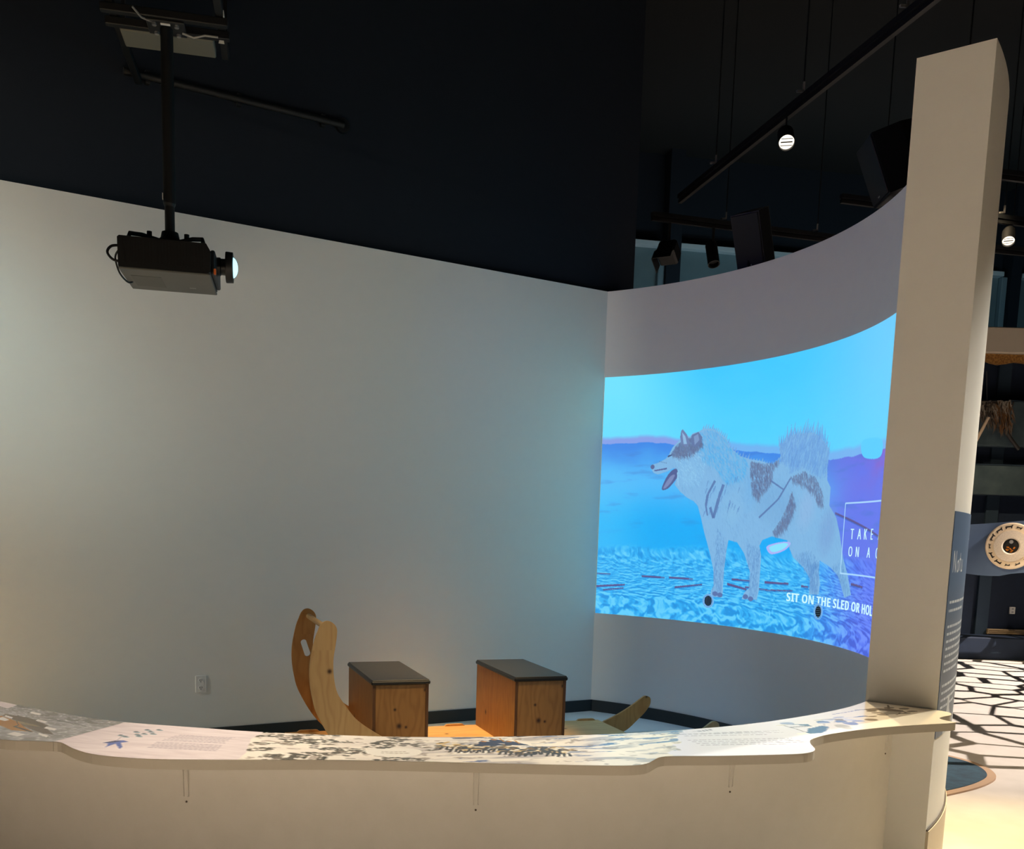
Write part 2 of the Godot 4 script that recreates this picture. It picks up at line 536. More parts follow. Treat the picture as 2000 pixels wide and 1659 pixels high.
func ring() -> void:
	var st := begin()
	arc_wall(st, R_IN, R_OUT, 0.0, WALL_H, -62.4, 36.6, 72)
	struct("wall_ring", st, M.white, "tall curved white wall that carries the projected dog, with a square end", "wall")
	st = begin()
	arc_wall(st, R_IN, R_LOW, 0.0, TOP_Y - 0.032, 36.6, 150.0, 72)
	struct("wall_low", st, M.low_white, "low curved white wall under the counter", "wall")
	st = begin()
	arc_wall(st, R_IN - 0.012, R_IN - 0.0005, 0.0, 0.1, -61.3, 36.3, 60)
	struct("baseboard_ring", st, M.skirting, "dark baseboard along the curved white wall", "baseboard")
	st = begin()
	arc_wall(st, R_OUT + 0.0005, R_OUT + 0.012, 0.0, 0.29, -40.0, 36.5, 48)
	struct("trim_1", st, mat(Color(0.78, 0.73, 0.65), 0.5), "pale wide base trim round the outside of the curved wall", "trim")
	st = begin()
	arc_wall(st, R_OUT + 0.0005, R_OUT + 0.008, 0.29, 0.297, -40.0, 36.5, 48)
	struct("trim_2", st, mat(Color(0.2, 0.15, 0.11), 0.6), "thin dark strip coloured as the shadowed gap above the base trim on the curved wall's outside", "trim")  # dark colour stands for the shadow in the gap above the trim
	# projected picture
	var im := picture()
	var pm := StandardMaterial3D.new()
	pm.albedo_color = Color(0.25, 0.25, 0.25)
	pm.roughness = 0.9
	pm.emission_enabled = true
	pm.emission_texture = ImageTexture.create_from_image(im)
	pm.emission_operator = BaseMaterial3D.EMISSION_OP_MULTIPLY
	pm.emission = Color.WHITE
	pm.emission_energy_multiplier = 1.0
	pm.texture_repeat = false
	M.picture = pm
	var t := thing("projection_screen", "glowing cyan projected picture of a sled dog standing on snow, on the curved wall", "projection")
	st = begin()
	arc_wall(st, R_IN - 0.004, R_IN - 0.0005, 0.862, 2.842, -61.45, 22.0, 80)
	part(t, "picture", st, pm)
	var lm := StandardMaterial3D.new()
	lm.albedo_color = Color(0.3, 0.3, 0.3)
	lm.emission_enabled = true
	lm.emission = Color(0.80, 0.97, 1.0)
	lm.emission_energy_multiplier = 1.0
	caption(t, "T", 863, 415, 21, lm); caption(t, "A", 897, 415, 21, lm); caption(t, "K", 931, 415, 21, lm); caption(t, "E", 968, 415, 21, lm); caption(t, "A", 1012, 415, 21, lm)
	caption(t, "O", 860, 450, 20, lm); caption(t, "N", 895, 450, 20, lm); caption(t, "A", 954, 450, 20, lm); caption(t, "C", 1006, 450, 20, lm)
	caption(t, "SIT ON THE SLED OR HOL", 620, 561, 20, lm, 392.0)
	# added green-tinted strip lights that boost the picture's spill, following the curve
	for k in 4:
		var a := -50.0 + 18.0 * k
		var al := AreaLight3D.new()
		al.name = "added_screen_fill"
		al.area_size = Vector2(0.8, 1.9)
		al.light_color = Color(0.80, 1.0, 0.52)
		al.light_energy = 0.16
		al.area_range = 20.0
		al.area_attenuation = 2.0
		al.shadow_enabled = true
		var p := ringp(a, R_IN - 0.06, 1.85)
		al.transform = Transform3D(Basis.looking_at(Vector3(CX, 1.85, CZ) - p, Vector3.UP), p)
		t.add_child(al, true)


# lettering bent onto the screen; x and base in picture pixels, cap height in picture pixels
func caption(parent: Node3D, text: String, x: float, base: float, cap: float, m: Material, width := 0.0) -> void:
	var f := SystemFont.new()
	f.font_names = PackedStringArray(["Droid Sans"])
	f.font_weight = 700 if width > 0.0 else 400
	var tm := TextMesh.new()
	tm.font = f
	tm.text = text
	tm.font_size = 64
	tm.pixel_size = 0.01
	tm.depth = 0.02
	tm.curve_step = 2.0
	tm.horizontal_alignment = HORIZONTAL_ALIGNMENT_LEFT
	tm.vertical_alignment = VERTICAL_ALIGNMENT_BOTTOM
	var arr := tm.surface_get_arrays(0) if tm.get_surface_count() else []
	if arr.is_empty():
		return
	var v: PackedVector3Array = arr[Mesh.ARRAY_VERTEX]
	var lo := Vector3(1e9, 1e9, 0)
	var hi := Vector3(-1e9, -1e9, 0)
	for p in v:
		lo.x = minf(lo.x, p.x); hi.x = maxf(hi.x, p.x)
		lo.y = minf(lo.y, p.y); hi.y = maxf(hi.y, p.y)
	var s := (cap / 640.0 * 1.98) / (hi.y - lo.y)
	var sx := s
	if width > 0.0:
		sx = (width / 1280.0 * deg_to_rad(83.45) * R_IN) / (hi.x - lo.x)
	var a0 := -61.45 + x / 1280.0 * 83.45
	var y0 := 2.842 - base / 640.0 * 1.98
	for i in v.size():
		var a := a0 + rad_to_deg((v[i].x - lo.x) * sx / R_IN)
		var q := ringp(a, R_IN - 0.0045 - (0.002 if v[i].z > 0.0 else 0.0), y0 + (v[i].y - lo.y) * s)
		v[i] = q
	arr[Mesh.ARRAY_VERTEX] = v
	arr[Mesh.ARRAY_NORMAL] = null
	arr[Mesh.ARRAY_TANGENT] = null
	var am := ArrayMesh.new()
	am.add_surface_from_arrays(Mesh.PRIMITIVE_TRIANGLES, arr)
	am.surface_set_material(0, m)
	var o := MeshInstance3D.new()
	o.name = "projected_lettering"
	o.mesh = am
	parent.add_child(o, true)


# ------------------------------------------------------------------ painting
func fill(im: Image, poly: PackedVector2Array, c: Color) -> void:
	var y0 := 1e9
	var y1 := -1e9
	for p in poly:
		y0 = minf(y0, p.y)
		y1 = maxf(y1, p.y)
	var src: Image
	if c.a < 1.0:
		src = Image.create(im.get_width(), 1, false, im.get_format())
		src.fill(c)
	for y in range(maxi(0, int(y0)), mini(im.get_height() - 1, int(y1) + 1) + 1):
		var yy := y + 0.5
		var xs: Array[float] = []
		for i in poly.size():
			var a := poly[i]
			var b := poly[(i + 1) % poly.size()]
			if (a.y <= yy) != (b.y <= yy):
				xs.append(a.x + (yy - a.y) / (b.y - a.y) * (b.x - a.x))
		xs.sort()
		for k in range(0, xs.size() - 1, 2):
			var l := int(round(xs[k]))
			var w := int(round(xs[k + 1])) - l
			if w > 0:
				if c.a < 1.0:
					im.blend_rect(src, Rect2i(0, 0, w, 1), Vector2i(l, y))
				else:
					im.fill_rect(Rect2i(l, y, w, 1), c)


func stroke(im: Image, a: Vector2, b: Vector2, w0: float, w1: float, c: Color) -> void:
	var d := (b - a).normalized()
	var n := V(-d.y, d.x)
	fill(im, PackedVector2Array([a + n * w0 / 2, b + n * w1 / 2, b - n * w1 / 2, a - n * w0 / 2]), c)


func dot(im: Image, p: Vector2, rx: float, ry: float, c: Color, tilt := 0.0) -> void:
	var poly := PackedVector2Array()
	for k in 18:
		poly.append(p + V(cos(TAU * k / 18) * rx, sin(TAU * k / 18) * ry).rotated(tilt))
	fill(im, poly, c)


func fur(im: Image, poly: PackedVector2Array, n: int, len: float, dir: Vector2, cols: Array, w := 1.6) -> void:
	var lo := V(1e9, 1e9)
	var hi := -lo
	for p in poly:
		lo = lo.min(p)
		hi = hi.max(p)
	for k in n:
		var p := V(rng.randf_range(lo.x, hi.x), rng.randf_range(lo.y, hi.y))
		if Geometry2D.is_point_in_polygon(p, poly):
			var d := dir.rotated(rng.randf_range(-0.45, 0.45)) * len * rng.randf_range(0.5, 1.2)
			stroke(im, p, p + d, w, 0.6, cols[rng.randi() % cols.size()])


func picture() -> Image:
	var w := 1280
	var h := 640
	var f := FastNoiseLite.new()
	f.seed = 5
	f.frequency = 0.02
	f.fractal_octaves = 4
	var big := FastNoiseLite.new()
	big.seed = 9
	big.frequency = 0.006
	var puff := FastNoiseLite.new()
	puff.seed = 3
	puff.noise_type = FastNoiseLite.TYPE_SIMPLEX
	puff.fractal_type = FastNoiseLite.FRACTAL_FBM
	puff.fractal_octaves = 3
	puff.frequency = 0.024
	var im := Image.create(w, h, false, Image.FORMAT_RGBA8)
	var sky_l := Color8(112, 226, 255)
	var sky_m := Color8(66, 202, 255)
	var sky_r := Color8(110, 206, 255)
	for y in h:
		for x in w:
			var c: Color
			var hor := 160.0 + 70.0 * clampf((x - 150.0) / 600.0, 0.0, 1.0) + 4.0 * big.get_noise_2d(x * 2.0, 0)
			var b := big.get_noise_2d(x * 0.8, y * 1.6)
			if y < hor + 16.0:
				c = sky_l.lerp(sky_m, smoothstep(20.0, 330.0, x - y * 0.4))
				c = c.lerp(sky_r, smoothstep(520.0, 1000.0, x * 1.0))
				c = c.lerp(Color8(100, 218, 255), 0.5 * smoothstep(0.0, hor, y * 1.0) + 0.12 * b)
				c = c.lerp(Color8(140, 150, 228), 0.85 * smoothstep(hor - 8.0, hor + 6.0, y + 3.0 * b) * (1.0 - 0.4 * smoothstep(200.0, 420.0, x * 1.0)))
			else:
				# distant land, then snow
				var t := (y - hor) / (h - hor)
				c = Color8(66, 138, 232).lerp(Color8(84, 186, 250), smoothstep(0.03, 0.22, t + 0.05 * b))
				c = c.lerp(Color8(26, 172, 248), smoothstep(0.22, 0.5, t) * (1.0 - smoothstep(650.0, 950.0, x * 1.0) * 0.6))
				c = c.lerp(Color8(132, 110, 216), smoothstep(640.0, 900.0, x + 60.0 * b) * 0.75 * (1.0 - smoothstep(0.75, 1.0, t)))
				c = c.lerp(Color8(96, 118, 240), smoothstep(760.0, 1040.0, x + y * 0.4) * 0.7)
				c = c.lerp(Color8(150, 100, 200), smoothstep(820.0, 1000.0, x * 1.0) * smoothstep(0.32, 0.05, t) * (0.5 + 0.8 * b))
				c = c.lerp(Color8(110, 215, 255), 0.35 * smoothstep(0.16, 0.0, x / 1280.0) * smoothstep(0.1, 0.4, t))
				c = c.lerp(Color8(70, 120, 205), 0.35 * smoothstep(0.15, 0.6, f.get_noise_2d(x * 0.25, y * 1.4)) * (1.0 - smoothstep(0.35, 0.6, t)))
				var s := smoothstep(440.0, 470.0, y + 14.0 * b)
				if s > 0.0:
					# lumpy trodden snow: rounded lumps lit from above, blue in the hollows
					var sc := lerpf(1.9, 0.85, smoothstep(445.0, 610.0, y * 1.0))
					var wx := x * sc + 16.0 * f.get_noise_2d(x * 0.6 + 700.0, y * 0.9)
					var wy := y * sc * 1.35 + 16.0 * f.get_noise_2d(x * 0.6, y * 0.9 + 700.0)
					var up := puff.get_noise_2d(wx, wy - 5.0)
					var dn := puff.get_noise_2d(wx, wy + 5.0)
					var v := clampf(0.56 + lerpf(0.55, 1.1, smoothstep(470.0, 590.0, y * 1.0)) * (dn - up) + 0.2 * puff.get_noise_2d(wx * 0.5, wy * 0.5), 0.0, 1.0)
					var hi := Color8(120, 218, 255).lerp(Color8(122, 150, 255), smoothstep(700.0, 1000.0, x * 1.0))
					var lo := Color8(36, 146, 224).lerp(Color8(74, 96, 214), smoothstep(620.0, 950.0, x * 1.0))
					var mid := Color8(54, 178, 246).lerp(Color8(92, 122, 244), smoothstep(620.0, 980.0, x * 1.0))
					var sn := lo.lerp(mid, clampf(v * 2.0, 0.0, 1.0)).lerp(hi, clampf(v * 2.0 - 1.0, 0.0, 1.0) * 0.8)
					c = c.lerp(sn, s * 0.92)
			im.set_pixel(x, y, c)
	# light blob, sticks, ropes
	fill(im, spline([V(880, 225), V(900, 217), V(965, 221), V(993, 231), V(992, 254), V(961, 260), V(907, 255), V(886, 244)], 4, true), Color8(92, 206, 255))
	var twig := Color8(96, 84, 140)
	for s in [[V(0, 529), V(41, 529), 3], [V(0, 565), V(86, 556), 5], [V(21, 574), V(83, 565), 3], [V(137, 530), V(208, 530), 4], [V(222, 529), V(298, 529), 4], [V(241, 554), V(328, 541), 4], [V(410, 535), V(476, 544), 6], [V(424, 522), V(497, 523), 4], [V(537, 523), V(623, 521), 5], [V(671, 523), V(699, 524), 4], [V(882, 506), V(942, 509), 5], [V(786, 361), V(837, 372), 4], [V(837, 372), V(1035, 413), 4], [V(560, 540), V(640, 536), 3], [V(470, 538), V(560, 541), 3]]:
		stroke(im, s[0], s[1], s[2], s[2] * 0.7, twig)
		stroke(im, s[0] + V(0, 3), s[1] + V(0, 3), 2, 2, Color8(40, 90, 170, 150))
	# the dog
	var dog := PackedVector2Array([V(149, 243), V(152, 234), V(169, 230), V(193, 220), V(203, 208), V(212, 191), V(225, 180), V(236, 169), V(236, 149), V(241, 147), V(256, 162), V(263, 166), V(273, 157), V(290, 155), V(304, 148), V(333, 150), V(355, 161), V(378, 176), V(394, 199), V(426, 221), V(464, 231), V(502, 237), V(534, 246), V(563, 236), V(551, 252), V(569, 243), V(558, 206), V(584, 189), V(611, 181), V(648, 182), V(677, 184), V(705, 196), V(729, 213), V(742, 236), V(740, 262), V(744, 291), V(760, 307), V(760, 345), V(792, 370), V(812, 403), V(836, 455), V(862, 487), V(886, 528), V(855, 536)])
	dog.append_array(PackedVector2Array([V(821, 494), V(784, 476), V(737, 463), V(736, 488), V(745, 513), V(743, 537), V(704, 540), V(704, 505), V(674, 481), V(633, 460), V(619, 442), V(608, 422), V(551, 414), V(520, 423), V(511, 437), V(519, 461), V(519, 505), V(519, 543), V(513, 567), V(461, 569), V(469, 552), V(485, 540), V(484, 501), V(461, 458), V(435, 431), V(406, 426), V(401, 454), V(397, 500), V(397, 557), V(394, 570), V(355, 570), V(359, 554), V(366, 542), V(362, 502), V(348, 462), V(326, 410), V(312, 370), V(300, 341), V(287, 330), V(266, 321), V(244, 306), V(232, 295), V(224, 286), V(231, 266), V(229, 248), V(219, 244), V(198, 253), V(171, 260), V(157, 255)]))
	var body := Color8(128, 182, 226)
	# fringe of long hair on neck, back and tail
	var rim := Color8(110, 160, 226)
	for k in range(14, 34):
		var a := dog[k]
		var b := dog[k + 1]
		for j in 4:
			var p := a.lerp(b, j / 4.0)
			var tall := 13.0 if k < 20 else (9.0 if k < 24 else 26.0)
			if k >= 25 and k < 32:
				tall = 34.0
			stroke(im, p, p + V(0.35 if k < 24 else rng.randf_range(-0.2, 0.45), -1.0).normalized() * tall * rng.randf_range(0.4, 1.0), 5.0, 1.0, rim.lerp(body, rng.randf()))
	fill(im, dog, body)
	# broad light and dark areas of the coat
	for q in [[V(440, 300), 70, 60, Color8(112, 178, 226, 120)], [V(420, 330), 40, 70, Color8(146, 196, 232, 90)], [V(560, 340), 90, 60, Color8(118, 170, 216, 110)], [V(670, 350), 40, 60, Color8(150, 190, 226, 120)], [V(760, 400), 40, 60, Color8(124, 160, 214, 110)], [V(270, 260), 40, 40, Color8(140, 198, 236, 110)]]:
		for k in 5:
			dot(im, q[0], q[1] * (1.0 - 0.15 * k), q[2] * (1.0 - 0.15 * k), Color(q[3], q[3].a * 0.3), 0.3)
	fur(im, dog, 5200, 15.0, V(0.45, 1.0).normalized(), [Color8(146, 196, 234, 60), Color8(100, 152, 208, 60), Color8(120, 186, 232, 60), Color8(92, 144, 204, 50)], 1.8)
	# legs in shade
	for leg in [[V(366, 395), V(402, 430), V(392, 560), V(362, 560)], [V(466, 430), V(515, 440), V(512, 555), V(486, 555)], [V(690, 470), V(736, 465), V(738, 530), V(708, 532)], [V(790, 470), V(836, 460), V(880, 525), V(858, 530)], [V(636, 452), V(700, 440), V(735, 470), V(704, 500)]]:
		fur(im, PackedVector2Array(leg), 420, 12.0, V(0.1, 1.0), [Color8(84, 136, 198, 80), Color8(104, 156, 212, 80), Color8(80, 128, 192, 80)], 2.4)
	# bright cyan on the neck and shoulders
	var back := spline([V(291, 157), V(333, 153), V(378, 178), V(396, 201), V(449, 230), V(440, 270), V(386, 285), V(355, 251), V(310, 226), V(287, 203)], 3, true)
	fur(im, back, 1500, 14.0, V(0.6, 1.0).normalized(), [Color8(62, 172, 236, 90), Color8(84, 188, 244, 80), Color8(74, 160, 228, 80)], 2.6)
	# the dark tail plume
	var plume := PackedVector2Array([V(566, 244), V(560, 208), V(584, 190), V(648, 183), V(705, 198), V(740, 236), V(740, 290), V(700, 285), V(650, 262), V(600, 272)])
	fur(im, plume, 1300, 26.0, V(0.25, -1.0).normalized(), [Color8(104, 158, 222, 110), Color8(92, 142, 212, 100), Color8(124, 182, 236, 90)], 2.4)
	var brown := [Color8(98, 116, 156, 110), Color8(108, 124, 158, 110), Color8(88, 104, 146, 110), Color8(100, 130, 172, 80)]
	for pz in [[V(463, 234), V(511, 243), V(563, 236), V(539, 257), V(538, 284), V(516, 304), V(495, 326), V(475, 312), V(465, 273)], [V(605, 276), V(649, 264), V(693, 279), V(723, 305), V(739, 346), V(710, 339), V(693, 314), V(649, 297), V(610, 286)], [V(612, 308), V(630, 338), V(618, 364), V(599, 395), V(560, 412), V(553, 401), V(579, 374), V(600, 340)], [V(208, 205), V(225, 184), V(249, 171), V(273, 162), V(298, 164), V(305, 186), V(286, 200), V(266, 213), V(234, 216), V(217, 213)]]:
		fur(im, PackedVector2Array(pz), 1500, 13.0, V(0.3, 1.0).normalized(), brown, 3.0)
	# head: pale cheek, ears, eye, nose, open mouth
	fur(im, PackedVector2Array([V(212, 215), V(262, 212), V(300, 205), V(320, 240), V(300, 290), V(255, 292), V(235, 262)]), 500, 9.0, V(0.6, 0.8), [Color8(150, 206, 240, 190), Color8(120, 178, 226, 170)])
	fill(im, PackedVector2Array([V(236, 150), V(241, 146), V(254, 160), V(266, 182), V(252, 192), V(238, 182), V(234, 166)]), Color8(108, 130, 176))
	fill(im, PackedVector2Array([V(239, 154), V(250, 164), V(256, 184), V(246, 184)]), Color8(142, 186, 224))
	fill(im, PackedVector2Array([V(270, 162), V(290, 155), V(303, 170), V(294, 192), V(276, 192), V(266, 178)]), Color8(98, 120, 166))
	fill(im, PackedVector2Array([V(276, 166), V(289, 160), V(294, 176), V(280, 188)]), Color8(124, 152, 196))
	stroke(im, V(199, 214), V(212, 210), 4, 3, Color8(62, 78, 120))
	dot(im, V(154, 240), 6, 6, Color8(92, 104, 150))
	stroke(im, V(160, 250), V(198, 245), 3, 4, Color8(84, 96, 150))
	fill(im, spline([V(229, 247), V(232, 265), V(221, 281), V(204, 297), V(186, 300), V(190, 283), V(202, 262), V(216, 249)], 3, true), Color8(84, 98, 150))
	fill(im, spline([V(224, 262), V(214, 280), V(198, 295), V(190, 296), V(198, 280), V(212, 264)], 3, true), Color8(122, 138, 184))
	stroke(im, V(231, 255), V(236, 290), 3, 2, Color8(150, 205, 240))
	for k in 5:
		stroke(im, V(174 + k * 5, 226 + k), V(176 + k * 5, 227 + k), 2, 2, Color8(80, 110, 160))
	# harness
	for s in [[V(351, 279), V(330, 313), 7], [V(330, 313), V(326, 341), 8], [V(326, 341), V(333, 366), 5], [V(379, 289), V(366, 324), 9], [V(366, 324), V(352, 372), 10], [V(503, 370), V(566, 327), 5], [V(566, 327), V(605, 280), 5], [V(536, 284), V(581, 305), 4], [V(340, 345), V(352, 372), 8]]:
		stroke(im, s[0], s[1], s[2], s[2] * 0.85, Color8(84, 112, 168, 200))
	for k in 26:
		var p := V(rng.randf_range(318, 440), rng.randf_range(255, 360))
		stroke(im, p, p + V(-4, 14), 2, 1, Color8(84, 124, 190, 190))
	# toes
	for p in [V(372, 562), V(388, 564), V(474, 562), V(492, 566)]:
		dot(im, p, 9, 6, Color8(90, 116, 172))
	# lens flare under the belly
	fill(im, spline([V(535, 439), V(560, 430), V(600, 425), V(621, 428), V(607, 442), V(579, 452), V(550, 455)], 4, true), Color8(170, 180, 246))
	fill(im, spline([V(545, 440), V(565, 433), V(598, 428), V(612, 431), V(598, 441), V(576, 448), V(556, 450)], 4, true), Color8(136, 226, 255))
	# caption box
	for s in [[V(828, 342), V(1280, 342)], [V(828, 487), V(1280, 487)], [V(828, 341), V(828, 488)]]:
		stroke(im, s[0], s[1], 3, 3, Color8(176, 222, 255))
	# the picture is a little soft
	im.resize(w * 3 / 5, h * 3 / 5, Image.INTERPOLATE_LANCZOS)
	im.resize(w, h, Image.INTERPOLATE_CUBIC)
	return im


# ------------------------------------------------------------------ far end of the hall
func far_room() -> void:
	# partition with display, facing the camera
	var st := begin()
	box(st, at(Vector3(6.0, 2.2, -13.62)), Vector3(9.0, 4.4, 0.2))
	var w := struct("wall_far", st, M.navy, "dark navy display wall at the far end of the floor", "wall")
	st = begin()
	for x in [4.58, 5.53, 6.48, 7.43, 8.38]:
		st = begin()
		box(st, at(Vector3(x + 0.09, 2.0, -13.50)), Vector3(0.175, 3.98, 0.05), 0.004)
		part(w, "pilaster", st, M.navy_light)
	st = begin()
	box(st, at(Vector3(6.2, 4.25, -13.362)), Vector3(7.6, 0.33, 0.22), 0.01)
	var fb := part(self, "fascia_board", st, mat(Color(0.78, 0.73, 0.66), 0.7))
	tag(fb, "beige fascia board along the top of the far navy wall", "board")
	# rough brown strip under it
	st = begin()
	var strip := PackedVector2Array()
	for k in 24:
		strip.append(V(5.2 + 0.11 * k, 3.985 - 0.025 * sin(k * 1.3) - 0.02 * sin(k * 0.45 + 2.0)))
	strip.append(V(7.75, 4.082))
	strip.append(V(5.2, 4.082))
	prism(st, strip, at(Vector3(0, 0, 0)), -13.42, -13.34)
	var hs := part(self, "hide_strip", st, noise_mat(Color(0.42, 0.27, 0.10), Color(0.75, 0.55, 0.28), 0.05, Vector3(2, 2, 2), 0.9))
	tag(hs, "brown wavy strip under the beige fascia board", "trim")
	# shelf boxes
	var bands := [[3.46, 2.87, "upper grey teal ledge panel behind the hanging fur"], [2.615, 2.222, "lower grey teal ledge panel above the blue band"]]
	for b in bands:
		var t := thing("ledge_panel", b[2], "panel", Vector3(6.3, b[1], -13.352), "ledge panels on the far wall")
		st = begin()
		box(st, at(Vector3(0, (b[0] - b[1]) / 2.0, 0)), Vector3(2.4, b[0] - b[1], 0.22), 0.006)
		part(t, "body", st, noise_mat(Color(0.20, 0.26, 0.29), Color(0.30, 0.36, 0.38), 0.02, Vector3(0.6, 0.6, 0.6), 0.5))
		st = begin()
		box(st, at(Vector3(0, b[0] - b[1] + 0.006, 0.0)), Vector3(2.42, 0.012, 0.24))
		part(t, "top_edge", st, M.navy_light)
	# hanging fur with two poles
	var ft := thing("fur_hide", "shaggy brown and grey fur hide hanging with a pale pole and a dark pole", "fur", Vector3(6.3, 3.42, -13.1))
	st = begin()
	box(st, at(Vector3(0.0, 0.0, -0.10)), Vector3(0.44, 0.05, 0.06), 0.01)
	part(ft, "hanger", st, mat(Color(0.6, 0.56, 0.5), 0.8))
	var rg := RandomNumberGenerator.new()
	rg.seed = 21
	var cols := [mat(Color(0.46, 0.40, 0.34), 0.95), mat(Color(0.44, 0.30, 0.17), 0.95), mat(Color(0.66, 0.62, 0.56), 0.95), mat(Color(0.26, 0.22, 0.19), 0.95)]
	for q in 4:
		st = begin()
		for k in 95:
			var x := rg.randf_range(-0.24, 0.22)
			var y := rg.randf_range(-0.33, 0.02) * (0.55 + 0.45 * clampf((x + 0.24) / 0.3, 0.0, 1.0))
			if q == 1 and x < 0.0:
				x += 0.2
			if q == 2:
				y = rg.randf_range(-0.12, 0.03)
			var a := Vector3(x, y, rg.randf_range(-0.06, 0.05))
			var l := rg.randf_range(0.07, 0.15)
			var d := Vector3(rg.randf_range(-0.3, 0.5), -1.0, rg.randf_range(0.0, 0.35)).normalized()
			cone(st, a, a + d * l, 0.011)
		var fp := part(ft, ["grey_fur", "brown_fur", "pale_fur", "dark_fur"][q], st, cols[q])
		fp.set_meta("kind", "stuff")
	st = begin()
	tube(st, [Vector3(-0.10, -0.20, 0.03), Vector3(-0.17, -0.36, 0.04), Vector3(-0.26, -0.55, 0.05)], 0.022, 8)
	part(ft, "pale_pole", st, mat(Color(0.85, 0.76, 0.66), 0.6))
	st = begin()
	tube(st, [Vector3(0.14, -0.34, 0.0), Vector3(0.24, -0.47, 0.0), Vector3(0.36, -0.60, 0.0)], 0.026, 8)
	part(ft, "dark_pole", st, mat(Color(0.12, 0.11, 0.11), 0.6))
	st = begin()
	tube(st, [Vector3(-0.07, 0.0, -0.1), Vector3(-0.09, 0.42, -0.16)], 0.006, 6)
	part(ft, "cord", st, mat(Color(0.3, 0.3, 0.3), 0.8))
	# blue wavy band with the dial
	var face := Basis(Vector3.UP, deg_to_rad(-30.0))
	var xf := Transform3D(face, Vector3(6.53, 0.0, -12.8))
	var bt := thing("blue_band", "blue wavy display band with white captions on the far navy wall", "display")
	var edge := []
	for k in 22:
		var x := -0.85 + 0.125 * k
		edge.append(V(x, 1.85 + 0.03 * sin(x * 2.6 + 0.4) + 0.03 * x))
	var low := []
	for k in 22:
		var x := 1.775 - 0.125 * k
		low.append(V(x, 1.17 - 0.035 * cos((x + 0.25) * 4.2) + (0.02 if x > 0 else 0.0)))
	var bp := PackedVector2Array(edge)
	bp.append_array(PackedVector2Array(low))
	st = begin()
	prism(st, bp, xf, -0.06, 0.0)
	part(bt, "band", st, mat(Color(0.33, 0.42, 0.55), 0.55))
	st = begin()
	for k in 7:
		box(st, xf * at(Vector3(-0.58 + 0.02 * (k % 2), 1.70 - 0.028 * k, 0.001)), Vector3(0.10 - 0.02 * (k % 3), 0.010, 0.002))
	var cp := part(bt, "caption_lines", st, M.tag_white)
	cp.set_meta("kind", "stuff")
	st = begin()
	lathe(st, [V(0.0, 0.0), V(0.16, 0.0), V(0.16, 0.01), V(0.0, 0.01)], xf * Transform3D(Basis(Vector3(1, 0, 0), Vector3(0, 0, 1), Vector3(0, -1, 0)), Vector3(-0.74, 1.42, 0.0)), 32)
	part(bt, "white_disc", st, M.tag_white)
	st = begin()
	for x in [-0.6, 1.2]:
		st = begin()
		var hold := xf * Vector3(x, 1.5, -0.05)
		bar(st, hold, Vector3(hold.x, hold.y, -13.474), 0.05)
		part(bt, "wall_arm", st, M.black)
	var dx := xf * Transform3D(Basis(Vector3(1, 0, 0), Vector3(0, 0, 1), Vector3(0, -1, 0)), Vector3(0.0, 1.54, 0.001))
	var dt := thing("dial", "round cream dial with dark animal silhouettes round a dark centre hole", "dial")
	st = begin()
	lathe(st, [V(0.10, 0.0), V(0.305, 0.0), V(0.305, 0.035), V(0.29, 0.045), V(0.21, 0.045), V(0.10, 0.045)], dx, 48)
	part(dt, "outer_ring", st, mat(Color(0.90, 0.82, 0.70), 0.6))
	st = begin()
	lathe(st, [V(0.095, 0.045), V(0.205, 0.045), V(0.205, 0.055), V(0.11, 0.06), V(0.095, 0.05)], dx, 48)
	part(dt, "inner_ring", st, noise_mat(Color(0.72, 0.68, 0.62), Color(0.90, 0.84, 0.76), 0.05, Vector3(5, 5, 5), 0.6))
	st = begin()
	lathe(st, [V(0.0, 0.002), V(0.098, 0.002), V(0.098, 0.012), V(0.0, 0.012)], dx, 32)
	part(dt, "hole", st, mat(Color(0.10, 0.10, 0.10), 0.6))
	st = begin()
	lathe(st, [V(0.0, 0.0), V(0.024, 0.0), V(0.024, 0.05), V(0.0, 0.056)], dx * at(Vector3(0.0, 0.012, -0.055)), 16)
	part(dt, "knob", st, M.steel)
	st = begin()
	for k in 14:
		var a := rg.randf_range(0.3, PI - 0.3)
		var r := rg.randf_range(0.03, 0.08)
		box(st, dx * at(Vector3(cos(a) * r, 0.018, sin(a) * r)), Vector3(0.02, 0.012, 0.018), 0.004)
	var gr := part(dt, "orange_grains", st, mat(Color(0.85, 0.52, 0.14), 0.8))
	gr.set_meta("kind", "stuff")
	for k in 13:
		var a := TAU * k / 13.0 + 0.2
		var r := 0.248
		var c := dx * Vector3(cos(a) * r, 0.0455, sin(a) * r)
		var tx := dx.basis * Vector3(-sin(a), 0, cos(a))
		var ty := dx.basis * Vector3(cos(a), 0, sin(a))
		var nz := dx.basis * Vector3(0, 1, 0)
		var s := 0.75 + 0.5 * rg.randf()
		st = begin()
		var an := PackedVector2Array([V(-0.04, 0.004), V(-0.03, 0.014), V(0.02, 0.013), V(0.03, 0.022), V(0.042, 0.018), V(0.032, 0.006), V(0.026, -0.016), V(0.018, -0.016), V(0.016, -0.002), V(-0.02, -0.002), V(-0.026, -0.016), V(-0.034, -0.016), V(-0.034, 0.0)])
		for i in an.size():
			an[i] *= s
		prism(st, an, Transform3D(Basis(tx, ty, nz), c), -0.0005, 0.002)
		part(dt, "silhouette", st, mat(Color(0.12, 0.10, 0.09), 0.8))
	# outlet, grille and plinth
	var ot := thing("wall_outlet", "small white outlet low on the far navy wall", "outlet", Vector3(6.99, 0.645, -13.50))
	st = begin()
	box(st, at(Vector3.ZERO), Vector3(0.075, 0.10, 0.03), 0.004)
	part(ot, "plate", st, M.tag_white)
